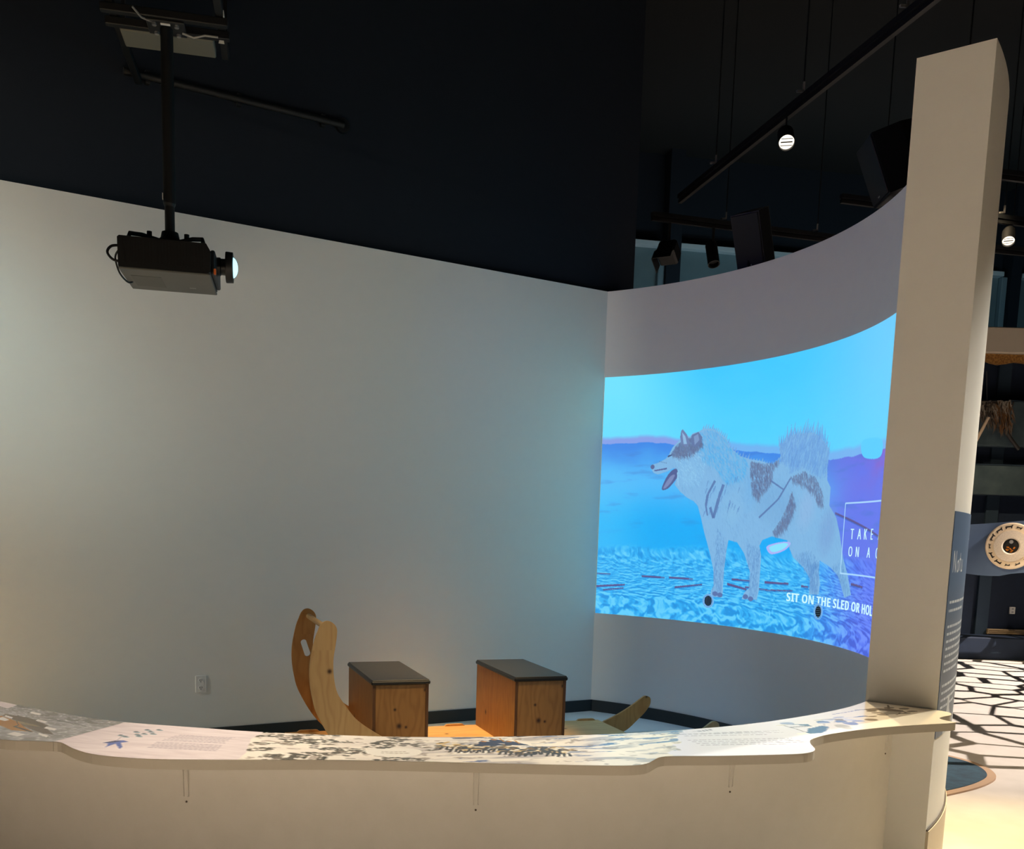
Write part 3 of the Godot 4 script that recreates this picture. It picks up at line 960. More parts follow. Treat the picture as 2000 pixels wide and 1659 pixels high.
	for s in [-1, 1]:
		st = begin()
		box(st, at(Vector3(0, 0.022 * s, 0.016)), Vector3(0.03, 0.02, 0.004))
		part(ot, "socket", st, mat(Color(0.6, 0.6, 0.6)))
	var pl := thing("plinth", "long dark navy plinth at the foot of the far wall", "plinth", Vector3(6.2, 0.0, -13.222))
	st = begin()
	box(st, at(Vector3(0, 0.15, 0)), Vector3(7.0, 0.30, 0.50), 0.01)
	part(pl, "body", st, M.navy)
	st = begin()
	box(st, at(Vector3(0.35, 0.10, 0.252)), Vector3(0.14, 0.012, 0.006))
	part(pl, "handle_slot", st, M.navy_light)
	var gv := thing("vent_grille", "tan vent grille above the navy plinth", "grille", Vector3(6.95, 0.345, -13.452))
	st = begin()
	box(st, at(Vector3(0, 0, 0)), Vector3(0.62, 0.075, 0.04), 0.003)
	part(gv, "frame", st, mat(Color(0.55, 0.48, 0.36), 0.6))
	for k in 3:
		st = begin()
		box(st, at(Vector3(0, -0.022 + 0.022 * k, 0.022)), Vector3(0.58, 0.008, 0.01))
		part(gv, "slat", st, mat(Color(0.62, 0.54, 0.42), 0.6))
	# building wall behind with teal panels between dark columns
	var p0 := Vector3(1.748, 0, -15.0)
	var d := (Vector3(7.79, 0, -16.14) - p0).normalized()
	var bx := Basis(d, Vector3.UP, d.cross(Vector3.UP))
	var o := Transform3D(bx, p0)
	st = begin()
	box(st, o * at(Vector3(3.5, CEIL_Y / 2.0, -0.35)), Vector3(13.0, CEIL_Y, 0.2))
	var fw := struct("wall_far_upper", st, M.dark_wall, "dark building wall high behind the far display wall", "wall")
	var teal := noise_mat(Color(0.42, 0.50, 0.53), Color(0.46, 0.54, 0.57), 0.02, Vector3(0.5, 0.5, 0.5), 0.6)
	for s in [[-2.6, 0.34], [0.62, 6.07], [6.40, 9.6]]:
		st = begin()
		box(st, o * at(Vector3((s[0] + s[1]) / 2.0, 4.9, -0.20)), Vector3(s[1] - s[0], 1.86, 0.06))
		part(fw, "panel", st, teal)
		st = begin()
		box(st, o * at(Vector3((s[0] + s[1]) / 2.0, 5.86, -0.12)), Vector3(s[1] - s[0], 0.07, 0.18), 0.004)
		part(fw, "cornice", st, mat(Color(0.80, 0.85, 0.88), 0.5))
	for x in [0.50, 6.27]:
		st = begin()
		box(st, o * at(Vector3(x, CEIL_Y / 2.0, -0.12)), Vector3(0.18 if x > 1.0 else 0.22, CEIL_Y, 0.24))
		part(fw, "column", st, M.dark_wall)
	for x in [0.34, 6.125]:
		st = begin()
		box(st, o * at(Vector3(x, 4.9, -0.13)), Vector3(0.10, 1.86, 0.10), 0.01)
		part(fw, "reveal", st, mat(Color(0.50, 0.58, 0.62), 0.6))
	# unseen uplights on the far display wall, placed to brighten the teal panels
	for x in [2.7, 5.2, 7.7]:
		var t := thing("unseen_uplight", "low lamp out of view on top of the far display wall at the %s" % {2.7: "hidden side", 5.2: "middle", 7.7: "outer side"}[x], "light", Vector3(x, 4.40, -13.66), "unseen uplights under the teal panels")
		st = begin()
		box(st, at(Vector3(0, 0.025, 0)), Vector3(1.2, 0.05, 0.06), 0.005)
		part(t, "housing", st, M.black)
		st = begin()
		box(st, at(Vector3(0, 0.053, 0)), Vector3(1.16, 0.006, 0.04))
		var em := StandardMaterial3D.new()
		em.emission_enabled = true
		em.emission = Color(0.55, 0.85, 1.0)
		em.emission_energy_multiplier = 1.0
		part(t, "light_strip", st, em)
		var al := AreaLight3D.new()
		al.name = "strip_light"
		al.area_size = Vector2(1.16, 0.04)
		al.light_color = Color(0.78, 0.95, 1.0)
		al.light_energy = 0.8
		al.area_range = 15.0
		al.area_attenuation = 2.0
		al.shadow_enabled = true
		al.transform = Transform3D(Basis(Vector3.RIGHT, deg_to_rad(60.0)), Vector3(0, 0.065, 0))
		t.add_child(al, true)
	# dark blue floor inlay with a pale border
	var rug := [V(3.215, -6.922), V(3.30, -6.76), V(3.33, -6.60), V(3.315, -6.44), V(3.25, -6.27), V(3.12, -6.11), V(2.95, -5.96), V(2.72, -5.80), V(2.50, -5.66)]
	var outer := spline(rug, 4)
	for k in 10:
		var q := ringp(4.7 - 2.0 * k, R_OUT + 0.014, 0)
		outer.append(V(q.x, q.z))
	outer.append(V(2.93, -7.05))
	outer.append(V(3.08, -7.03))
	var inner := Geometry2D.offset_polygon(outer, -0.055, Geometry2D.JOIN_ROUND)[0]
	var flat := Transform3D(Basis(Vector3(1, 0, 0), Vector3(0, 0, 1), Vector3(0, -1, 0)), Vector3.ZERO)
	var rt := thing("floor_mat", "dark blue rounded floor mat with a pale tan border beside the end wall", "mat")
	st = begin()
	prism(st, outer, flat, -0.012, 0.0)
	part(rt, "border", st, mat(Color(0.70, 0.58, 0.46), 0.6))
	st = begin()
	prism(st, inner, flat, -0.016, -0.0121)
	part(rt, "carpet", st, noise_mat(Color(0.08, 0.20, 0.27), Color(0.15, 0.31, 0.38), 0.02, Vector3(1.6, 1.6, 1.6), 0.95))
	unseen_pattern_lamp()


func tag(o: Node, label: String, category: String, group := "") -> void:
	o.set_meta("label", label)
	o.set_meta("category", category)
	if group:
		o.set_meta("group", group)


func cone(st: SurfaceTool, a: Vector3, b: Vector3, r: float) -> void:
	var d := (b - a).normalized()
	var x := d.cross(Vector3(0.3, 0.2, 0.9)).normalized()
	var y := d.cross(x)
	for k in 3:
		var p := a + (x * cos(TAU * k / 3) + y * sin(TAU * k / 3)) * r
		var q := a + (x * cos(TAU * (k + 1) / 3) + y * sin(TAU * (k + 1) / 3)) * r
		tri(st, p, q, b, (p + q) / 2.0 - a)


# an unseen lamp behind a lattice of thin bars, shaped to throw branching shadows on the floor
func unseen_pattern_lamp() -> void:
	var src := Vector3(10.4, 6.6, -9.6)
	var aim := Vector3(5.2, 0.0, -9.8)
	var t := thing("unseen_pattern_lamp", "unseen bright lamp behind a cut-out lattice shaped to throw branching shadows on the far floor", "lamp", src)
	var dir := (aim - src).normalized()
	var b := Basis.looking_at(dir, Vector3.UP)
	var l := SpotLight3D.new()
	l.name = "beam"
	l.transform = Transform3D(b, dir * 0.05)
	l.light_color = Color(1.0, 0.93, 0.88)
	l.light_energy = 190.0
	l.light_size = 0.01
	l.spot_range = 30.0
	l.spot_attenuation = 2.0
	l.spot_angle = 30.0
	l.spot_angle_attenuation = 0.5
	l.shadow_enabled = true
	t.add_child(l, true)
	var st := begin()
	lathe(st, [V(0.02, 0.28), V(0.10, 0.27), V(0.12, 0.2), V(0.12, -0.01), V(0.105, -0.01), V(0.105, 0.02), V(0.0, 0.03)], Transform3D(b, Vector3.ZERO) * Transform3D(Basis(Vector3(1, 0, 0), Vector3(0, 0, 1), Vector3(0, -1, 0)), Vector3.ZERO), 20)
	part(t, "housing", st, M.black)
	st = begin()
	lathe(st, [V(0.0, 0.012), V(0.10, 0.012), V(0.10, 0.004), V(0.0, 0.0)], Transform3D(b, Vector3.ZERO) * Transform3D(Basis(Vector3(1, 0, 0), Vector3(0, 0, 1), Vector3(0, -1, 0)), Vector3.ZERO), 20)
	var em := StandardMaterial3D.new()
	em.emission_enabled = true
	em.emission = Color(1, 0.95, 0.9)
	em.emission_energy_multiplier = 1.0
	part(t, "lens", st, em)
	# lattice plate 2 m down the beam, level, so that the shadow is a scaled copy of it
	var plate := dir * 4.0
	var rg := RandomNumberGenerator.new()
	rg.seed = 77
	var pts := PackedVector2Array()
	for i in 17:
		for j in 17:
			pts.append(V((i - 8 + rg.randf_range(-0.48, 0.48)) * 0.215, (j - 8 + rg.randf_range(-0.48, 0.48)) * 0.215))
	var tr := Geometry2D.triangulate_delaunay(pts)
	var mids := {}
	st = begin()
	for i in range(0, tr.size(), 3):
		var a := pts[tr[i]]
		var p := pts[tr[i + 1]]
		var q := pts[tr[i + 2]]
		var cc := circum(a, p, q)
		for e in [[tr[i], tr[i + 1]], [tr[i + 1], tr[i + 2]], [tr[i + 2], tr[i]]]:
			var key := "%d_%d" % [mini(e[0], e[1]), maxi(e[0], e[1])]
			if mids.has(key):
				var c2: Vector2 = mids[key]
				if cc.distance_to(c2) < 0.6 and cc.length() < 1.75:
					bar(st, plate + Vector3(cc.x, 0, cc.y), plate + Vector3(c2.x, 0, c2.y), rg.randf_range(0.016, 0.055), 0.003)
			else:
				mids[key] = cc
	part(t, "lattice", st, M.black)
	st = begin()
	for s in [V(-1.5, -1.5), V(1.5, -1.5), V(1.5, 1.5), V(-1.5, 1.5)]:
		bar(st, plate + Vector3(s.x, 0, s.y), Vector3(plate.x + s.x, CEIL_Y - src.y, plate.z + s.y), 0.015)
		var s2 := V(-s.y, s.x)
		bar(st, plate + Vector3(s.x, 0, s.y), plate + Vector3(s2.x, 0, s2.y), 0.03)
	bar(st, Vector3.ZERO, Vector3(0, CEIL_Y - src.y, 0), 0.03)
	part(t, "hanging_frame", st, M.black)


func circum(a: Vector2, b: Vector2, c: Vector2) -> Vector2:
	var d := 2.0 * (a.x * (b.y - c.y) + b.x * (c.y - a.y) + c.x * (a.y - b.y))
	if absf(d) < 1e-6:
		return (a + b + c) / 3.0
	var a2 := a.length_squared()
	var b2 := b.length_squared()
	var c2 := c.length_squared()
	return V((a2 * (b.y - c.y) + b2 * (c.y - a.y) + c2 * (a.y - b.y)) / d, (a2 * (c.x - b.x) + b2 * (a.x - c.x) + c2 * (b.x - a.x)) / d)


# ------------------------------------------------------------------ the counter
func counter_uv(p: Vector2) -> Vector2:
	var a := rad_to_deg(atan2(p.y - CZ, p.x - CX))
	var r := V(p.x - CX, p.y - CZ).length()
	return V((152.0 - a) / 119.0, (r - 2.62) / 0.58)


func counter() -> void:
	var front := []
	for k in 7:
		var q := ringp(150.0 - 6.0 * k, 3.075, 0)
		front.append(V(q.x, q.z))
	front.append_array([V(-1.62, -3.020), V(-1.54, -3.017), V(-1.475, -3.013), V(-1.43, -3.004), V(-1.354, -2.927), V(-1.272, -2.868), V(-1.182, -2.840), V(-1.07, -2.828), V(-0.918, -2.838), V(-0.769, -2.857), V(-0.541, -2.885), V(-0.306, -2.897), V(-0.069, -2.903), V(0.168, -2.910), V(0.328, -2.920), V(0.393, -2.933), V(0.434, -2.960), V(0.464, -3.012), V(0.492, -3.056), V(0.545, -3.077), V(0.682, -3.096), V(0.861, -3.134), V(0.971, -3.163), V(1.022, -3.195), V(1.048, -3.235), V(1.056, -3.275), V(1.062, -3.332), V(1.080, -3.392), V(1.118, -3.442), V(1.188, -3.510), V(1.336, -3.610), V(1.484, -3.690), V(1.630, -3.752), V(1.727, -3.787), V(1.776, -3.808), V(1.797, -3.822)])
	front = Array(spline(front, 3))
	front.append_array([V(1.797, -3.832), V(1.778, -3.850)])
	front.append_array(Array(spline([V(1.778, -3.850), V(1.766, -3.885), V(1.772, -3.915), V(1.800, -3.945), V(1.845, -3.982), V(1.868, -4.020), V(1.870, -4.055), V(1.852, -4.086)], 3)).slice(1))
	var back := [V(1.600, -4.275)]
	back.append_array([V(1.471, -4.117), V(1.281, -3.933), V(1.013, -3.719), V(0.782, -3.576), V(0.573, -3.479), V(0.376, -3.397), V(0.189, -3.344), V(0.008, -3.301), V(-0.169, -3.265), V(-0.344, -3.244), V(-0.519, -3.236), V(-0.838, -3.247), V(-1.066, -3.286), V(-1.350, -3.340), V(-1.503, -3.398), V(-1.649, -3.468), V(-1.801, -3.550), V(-1.976, -3.662)])
	for k in 5:
		var q := ringp(126.0 + 6.0 * k, 2.645, 0)
		back.append(V(q.x, q.z))
	back = Array(spline(back, 2))
	# seam between the two slabs
	var cut_a := V(-1.455, -3.030)
	var cut_b := V(-1.362, -3.342)
	var whole := PackedVector2Array(front)
	whole.append_array(PackedVector2Array(back))
	var dirc := (cut_b - cut_a).normalized()
	var nrm := V(dirc.y, -dirc.x)
	var a9 := cut_a - dirc * 3.0
	var b9 := cut_b + dirc * 5.0
	var right_half := PackedVector2Array([a9 - nrm * 0.0008, b9 - nrm * 0.0008, b9 + V(9, 0), a9 + V(9, 0)])
	var left_half := PackedVector2Array([a9 - V(9, 0), b9 - V(9, 0), b9 - V(0.001, 0), a9 - V(0.001, 0)])
	var t := thing("counter", "curved white counter with scalloped edge and printed arctic pictures, in front of the sled", "counter")
	var im := counter_print()
	var pm := StandardMaterial3D.new()
	pm.albedo_texture = ImageTexture.create_from_image(im)
	pm.roughness = 0.22
	pm.texture_repeat = false
	var edge := mat(Color(0.80, 0.77, 0.72), 0.5)
	var n := 0
	for half in [right_half, left_half]:
		var pieces := Geometry2D.intersect_polygons(whole, half)
		var best := PackedVector2Array()
		for p in pieces:
			if p.size() > best.size():
				best = p
		var st := begin()
		var idx := Geometry2D.triangulate_polygon(best)
		for i in range(0, idx.size(), 3):
			var v := []
			for j in 3:
				var p := best[idx[i + j]]
				v.append(p)
			tri(st, Vector3(v[0].x, TOP_Y, v[0].y), Vector3(v[1].x, TOP_Y, v[1].y), Vector3(v[2].x, TOP_Y, v[2].y), Vector3.UP, counter_uv(v[0]), counter_uv(v[1]), counter_uv(v[2]))
		part(t, "printed_top", st, pm, "wide printed top with snow, dog team and text pictures" if n == 0 else "printed top end with a grey rocky picture")
		st = begin()
		prism(st, best, Transform3D(Basis(Vector3(1, 0, 0), Vector3(0, 0, 1), Vector3(0, -1, 0)), Vector3(0, TOP_Y - 0.0008, 0)), 0.0, 0.0312)
		part(t, "slab", st, edge)
		n += 1
	# gusset brackets under the overhang
	for a in [99.3, 80.1, 60.6, 38.4, 119.0, 139.0]:
		var st := begin()
		var q := ringp(a, R_LOW, 0)
		var out := (q - Vector3(CX, 0, CZ)).normalized()
		var side := Vector3.UP.cross(out)
		# a slim tapering strut against the wall, folded from sheet: two thin cheeks and a web
		var wide := 0.011
		prism(st, PackedVector2Array([V(-0.005, 0.645), V(0.005, 0.645), V(wide, 0.80), V(-wide, 0.80)]), Transform3D(Basis(side, Vector3.UP, out), q), 0.0005, 0.003)
		for e in [-1.0, 1.0]:
			prism(st, PackedVector2Array([V(0.0005, 0.645), V(0.006, 0.65), V(0.016, 0.80), V(0.0005, 0.80)]), Transform3D(Basis(out, Vector3.UP, out.cross(Vector3.UP)) * Basis(Vector3.BACK, 0.0), q + side * e * (wide - 0.003) + Vector3.ZERO), -0.0012, 0.0012)
		var br := part(t, "bracket", st, M.low_white)
		st = begin()
		lathe(st, [V(0.0, 0.0), V(0.0036, 0.0), V(0.003, 0.003), V(0.0, 0.004)], Transform3D(Basis(side, out, side.cross(out)), q + Vector3(0, 0.628, 0)), 10)
		part(br, "screw", st, mat(Color(0.35, 0.30, 0.25), 0.5))


func tt(x: float, y: float) -> Vector2:
	# print coordinates (2048 across the angles 128..33) to image pixels
	return V((24.0 + x * 95.0 / 2048.0) / 119.0 * 2048.0, y)


func counter_print() -> Image:
	var w := 2048
	var h := 256
	var im := Image.create(w, h, false, Image.FORMAT_RGBA8)
	im.fill(Color8(232, 226, 228))
	var f := FastNoiseLite.new()
	f.seed = 15
	f.frequency = 0.03
	f.fractal_octaves = 4
	var g := FastNoiseLite.new()
	g.seed = 19
	g.frequency = 0.012
	g.fractal_octaves = 3
	var x_grey := int(tt(463, 0).x)
	var x_tree := int(tt(720, 0).x)
	var x_text := int(tt(1330, 0).x)
	for x in w:
		for y in h:
			var c: Color
			var bnd := x_tree + int((128 - y) * -0.12)
			var n := f.get_noise_2d(x * 1.0, y * 1.3)
			var b := g.get_noise_2d(x * 1.0, y * 1.0)
			var tb := tt(1372 - 0.85 * (y - 90.0), 0).x + 16.0 * n
			if x < x_grey:
				c = Color8(150, 148, 142).lerp(Color8(182, 182, 178), clampf(0.5 + 1.1 * n, 0.0, 1.0))
				if f.get_noise_2d(x * 2.4 + 900.0, y * 3.2) > 0.34:
					c = Color8(208, 206, 200)
				if y < 60 and n > 0.12:
					c = c.lerp(Color8(110, 104, 92), 0.6)
			elif x < bnd:
				# wind-ridged snow, pinkish white
				c = Color8(233, 219, 216)
				var rid := g.get_noise_2d((x + y * 1.1) * 0.55, (y - x * 0.35) * 1.5)
				var rid2 := g.get_noise_2d((x + y * 1.1) * 0.55 + 2.0, (y - x * 0.35) * 1.5 + 2.5)
				c = c.lerp(Color8(206, 190, 190), clampf((rid - rid2) * 3.0, 0.0, 0.6)).lerp(Color8(250, 240, 236), clampf((rid2 - rid) * 3.0, 0.0, 0.6))
			elif x < tb:
				c = Color8(250, 241, 224).lerp(Color8(232, 222, 210), clampf(0.3 + b, 0.0, 1.0))
				var far := clampf((x - tt(860, 0).x) / 160.0, 0.0, 1.0)
				# bushes and rocks showing through the snow on the near hills
				if far < 1.0:
					var clump := g.get_noise_2d((x + y * 0.7) * 1.0 + 60.0, y * 1.6)
					var leafy := f.get_noise_2d(x * 2.4, y * 3.0)
					if clump > 0.06 + 0.3 * far and leafy > -0.10:
						c = Color8(86, 80, 68).lerp(Color8(122, 114, 98), clampf(0.5 + n, 0.0, 1.0))
					elif clump > -0.02 + 0.3 * far and leafy > 0.18:
						c = Color8(150, 142, 128)
				# windblown streaks on the plain
				var streak := f.get_noise_2d((x - y * 0.8) * 0.22, (y + x * 0.05) * 1.3)
				if far > 0.2:
					c = c.lerp(Color8(176, 168, 164), clampf((streak - 0.02) * 3.0, 0.0, 0.8) * far)
				# blue shadows and dark ridges along the far side
				var rx := tt(1000, 0).x
				if x > rx:
					var shade := f.get_noise_2d((x - y) * 0.3 + 300.0, y * 1.7)
					if shade > 0.26 - 0.0007 * (x - rx) + y * 0.0012:
						c = Color8(98, 116, 156).lerp(Color8(140, 146, 170), clampf(0.5 + n, 0.0, 1.0))
					if y < 44 and f.get_noise_2d(x * 0.9, y * 2.2 + 90.0) > 0.05:
						c = Color8(92, 92, 104)
				if n > 0.36:
					c = c.lerp(Color8(140, 126, 112), 0.5)
			else:
				c = Color8(228, 224, 238)
				var lim := tt(1600, 0).x
				if x > lim:
					c = Color8(226, 224, 242).lerp(Color8(242, 228, 202), clampf((x - lim - (y - 90) * -1.6) / 330.0, 0.0, 1.0))
			im.set_pixel(x, y, c)
	# grey picture: brown bird or hull, orange shapes, white label boxes
	var br := Color8(112, 98, 78)
	fill(im, PackedVector2Array([tt(240, 88), tt(283, 80), tt(318, 82), tt(374, 103), tt(384, 122), tt(330, 118), tt(280, 112), tt(240, 104)]), br)
	fill(im, PackedVector2Array([tt(330, 118), tt(384, 118), tt(430, 146), tt(410, 150), tt(350, 140), tt(300, 138)]), Color8(120, 108, 92))
	fill(im, PackedVector2Array([tt(300, 112), tt(350, 112), tt(372, 118), tt(330, 126), tt(300, 122)]), Color8(150, 136, 104))
	fill(im, PackedVector2Array([tt(240, 112), tt(304, 117), tt(325, 128), tt(351, 146), tt(388, 158), tt(352, 164), tt(300, 152), tt(240, 150)]), Color8(176, 126, 66))
	for s in [[tt(283, 84), tt(340, 62)], [tt(340, 62), tt(430, 78)], [tt(290, 90), tt(372, 68)], [tt(268, 78), tt(330, 150)], [tt(330, 150), tt(384, 160)]]:
		stroke(im, s[0], s[1], 3, 2, Color8(96, 88, 76))
	for q in [V(265, 38), V(322, 78), V(376, 110), V(366, 168), V(400, 152), V(250, 122), V(246, 95)]:
		var p := tt(q.x, q.y)
		fill(im, PackedVector2Array([p, p + V(22, 3), p + V(26, 14), p + V(4, 11)]), Color8(238, 234, 224))
	fill(im, PackedVector2Array([tt(60, 0), tt(150, 0), tt(200, 14), tt(206, 50), tt(150, 40), tt(60, 30)]), Color8(226, 216, 214))
	# first snow picture: figure, dogs, two paragraphs
	var bl := Color8(104, 118, 176)
	fill(im, PackedVector2Array([tt(528, 164), tt(537, 144), tt(546, 140), tt(560, 150), tt(552, 158), tt(565, 190), tt(556, 184), tt(548, 166), tt(543, 188), tt(538, 168)]), bl)
	fill(im, PackedVector2Array([tt(528, 164), tt(536, 144), tt(546, 146), tt(540, 160)]), Color8(58, 64, 104))
	for q in [V(521, 112), V(533, 118), V(527, 84), V(540, 100), V(549, 109), V(546, 92), V(533, 66), V(546, 76), V(558, 88), V(549, 60)]:
		var p := tt(q.x, q.y)
		dot(im, p, 6, 3.4, Color8(150, 168, 170), 0.5)
		dot(im, p + V(-3, -4), 2.5, 2.5, Color8(96, 92, 96))
	stroke(im, tt(540, 150), tt(525, 115), 1, 1, Color8(170, 160, 166))
	for k in 11:
		var y := 82.0 + 9.0 * k + (7.0 if k > 5 else 0.0)
		var x := 596.0 + rng.randf_range(-1, 1)
		while x < 684.0:
			var l := rng.randf_range(3, 7)
			stroke(im, tt(x, y), tt(minf(x + l, 686), y + l * 0.02), 4.4, 4.4, Color8(184, 174, 176))
			x += l + 1.3
	# label oval and dog teams
	dot(im, tt(914, 135), 30, 27, Color8(246, 240, 226))
	for k in 2:
		var x := 898.0
		while x < 930.0:
			var l := rng.randf_range(3, 6)
			stroke(im, tt(x, 130 + 9 * k), tt(x + l, 130 + 9 * k), 4, 4, Color8(196, 186, 170))
			x += l + 1.4
	for q in [V(803, 104), V(808, 104), V(803, 116), V(809, 116), V(804, 128), V(810, 128), V(812, 158)]:
		dot(im, tt(q.x, q.y), 2.6, 3.0, Color8(88, 80, 72))
	for q in [V(985, 97), V(998, 113), V(1010, 119), V(1022, 116), V(1034, 122), V(1045, 108), V(1056, 118), V(1064, 134), V(1078, 140), V(1090, 148), V(1113, 138), V(1127, 150), V(1142, 154), V(1130, 138), V(1102, 140)]:
		var p := tt(q.x, q.y)
		for k in 16:
			dot(im, p + V(rng.randf_range(-11, 11), rng.randf_range(-16, 14)), rng.randf_range(2, 5.5), rng.randf_range(2.5, 6), [Color8(84, 74, 64), Color8(240, 226, 196), Color8(130, 110, 84), Color8(206, 176, 120), Color8(70, 72, 80)][rng.randi() % 5], rng.randf() * 3.0)
		for k in 3:
			stroke(im, p + V(-6 + 5 * k, 8), p + V(-9 + 7 * k, 27), 3.0, 2.2, Color8(72, 62, 54))
	for q in [V(1040, 82), V(1062, 64), V(1080, 82)]:
		var p := tt(q.x, q.y)
		fill(im, PackedVector2Array([p + V(-14, 26), p + V(-8, -4), p + V(0, -20), p + V(9, -4), p + V(16, 26)]), Color8(66, 70, 92))
		dot(im, p + V(0, -10), 4, 5, Color8(190, 130, 70))
		stroke(im, p + V(8, 10), p + V(10, -22), 2, 2, Color8(200, 140, 70))
	# heading and paragraphs
	text_rows(im, 1361, 74, 1440, 84, 1, Color8(150, 142, 160), 4.0)
	text_rows(im, 1361, 92, 1542, 132, 3, Color8(178, 172, 188), 3.0)
	text_rows(im, 1355, 132, 1528, 170, 4, Color8(178, 172, 188), 3.0)
	text_rows(im, 1765, 73, 1858, 82, 1, Color8(130, 128, 170), 4.0)
	fill(im, PackedVector2Array([tt(1556, 150), tt(1580, 152), tt(1650, 170), tt(1650, 256), tt(1520, 256), tt(1545, 196)]), Color8(250, 244, 236))
	# sled with standing figure
	var nv := Color8(72, 88, 128)
	fill(im, PackedVector2Array([tt(1576, 152), tt(1600, 142), tt(1637, 146), tt(1642, 152), tt(1600, 160), tt(1578, 158)]), nv)
	fill(im, PackedVector2Array([tt(1594, 110), tt(1606, 106), tt(1628, 128), tt(1618, 140), tt(1604, 132)]), nv)
	for s in [[tt(1575, 112), tt(1578, 152)], [tt(1562, 116), tt(1600, 120)], [tt(1575, 128), tt(1620, 140)]]:
		stroke(im, s[0], s[1], 2, 2, Color8(128, 120, 128))
	for q in [V(1669, 124), V(1690, 122), V(1708, 118), V(1714, 133), V(1735, 126), V(1751, 126), V(1772, 130), V(1785, 129), V(1728, 140), V(1700, 138)]:
		var p := tt(q.x, q.y)
		dot(im, p, 10, 7, [Color8(84, 98, 150), Color8(206, 206, 228), Color8(110, 124, 170), Color8(150, 132, 120)][rng.randi() % 4], 0.4)
	stroke(im, tt(1640, 148), tt(1700, 130), 1.6, 1.6, Color8(190, 182, 190))
	var el := [[1582, 104, 0], [1604, 98, 1], [1664, 128, 1], [1668, 160, 2], [1700, 160, 3], [1680, 110, 2], [1731, 152, 1], [1740, 104, 1], [1765, 158, 4], [1796, 146, 4], [1700, 112, 4]]
	for q in el:
		dot(im, tt(q[0], q[1]), 11, 6.5, [Color8(206, 196, 172), Color8(150, 156, 196), Color8(190, 184, 170), Color8(132, 138, 184), Color8(140, 126, 106)][q[2]], 0.35)
	# grey wading figure at the curled end
	var gy := Color8(118, 104, 88)
	fill(im, PackedVector2Array([tt(1868, 84), tt(1894, 92), tt(1914, 120), tt(1912, 142), tt(1896, 150), tt(1884, 136), tt(1880, 112)]), gy)
	fill(im, PackedVector2Array([tt(1842, 128), tt(1884, 126), tt(1894, 146), tt(1864, 156), tt(1842, 148)]), Color8(168, 158, 142))
	for s in [[tt(1905, 140), tt(1888, 164)], [tt(1884, 150), tt(1850, 166)], [tt(1868, 90), tt(1846, 76)], [tt(1900, 120), tt(1952, 100)]]:
		stroke(im, s[0], s[1], 5, 3, gy)
	for q in [V(1836, 138), V(1828, 152), V(1858, 104), V(1846, 120), V(1884, 162), V(1922, 112), V(1916, 158), V(1934, 136), V(1870, 98)]:
		dot(im, tt(q.x, q.y), 10, 6.5, Color8(128, 114, 96), 0.6)
	im.resize(w * 2 / 3, h * 2 / 3, Image.INTERPOLATE_LANCZOS)
	im.resize(w, h, Image.INTERPOLATE_CUBIC)
	return im


func text_rows(im: Image, x0: float, y0: float, x1: float, y1: float, rows: int, c: Color, tall: float) -> void:
	for k in rows:
		var dy := 9.0 * k
		var x := x0 + 1.5 * k
		while x < x1 - (40.0 if k == rows - 1 and rows > 1 else 0.0):
			var l := rng.randf_range(4, 13)
			var xe := minf(x + l, x1)
			stroke(im, tt(x, y0 + dy + (y1 - y0) * (x - x0) / (x1 - x0)), tt(xe, y0 + dy + (y1 - y0) * (xe - x0) / (x1 - x0)), tall, tall, c)
			x += l + 2.4


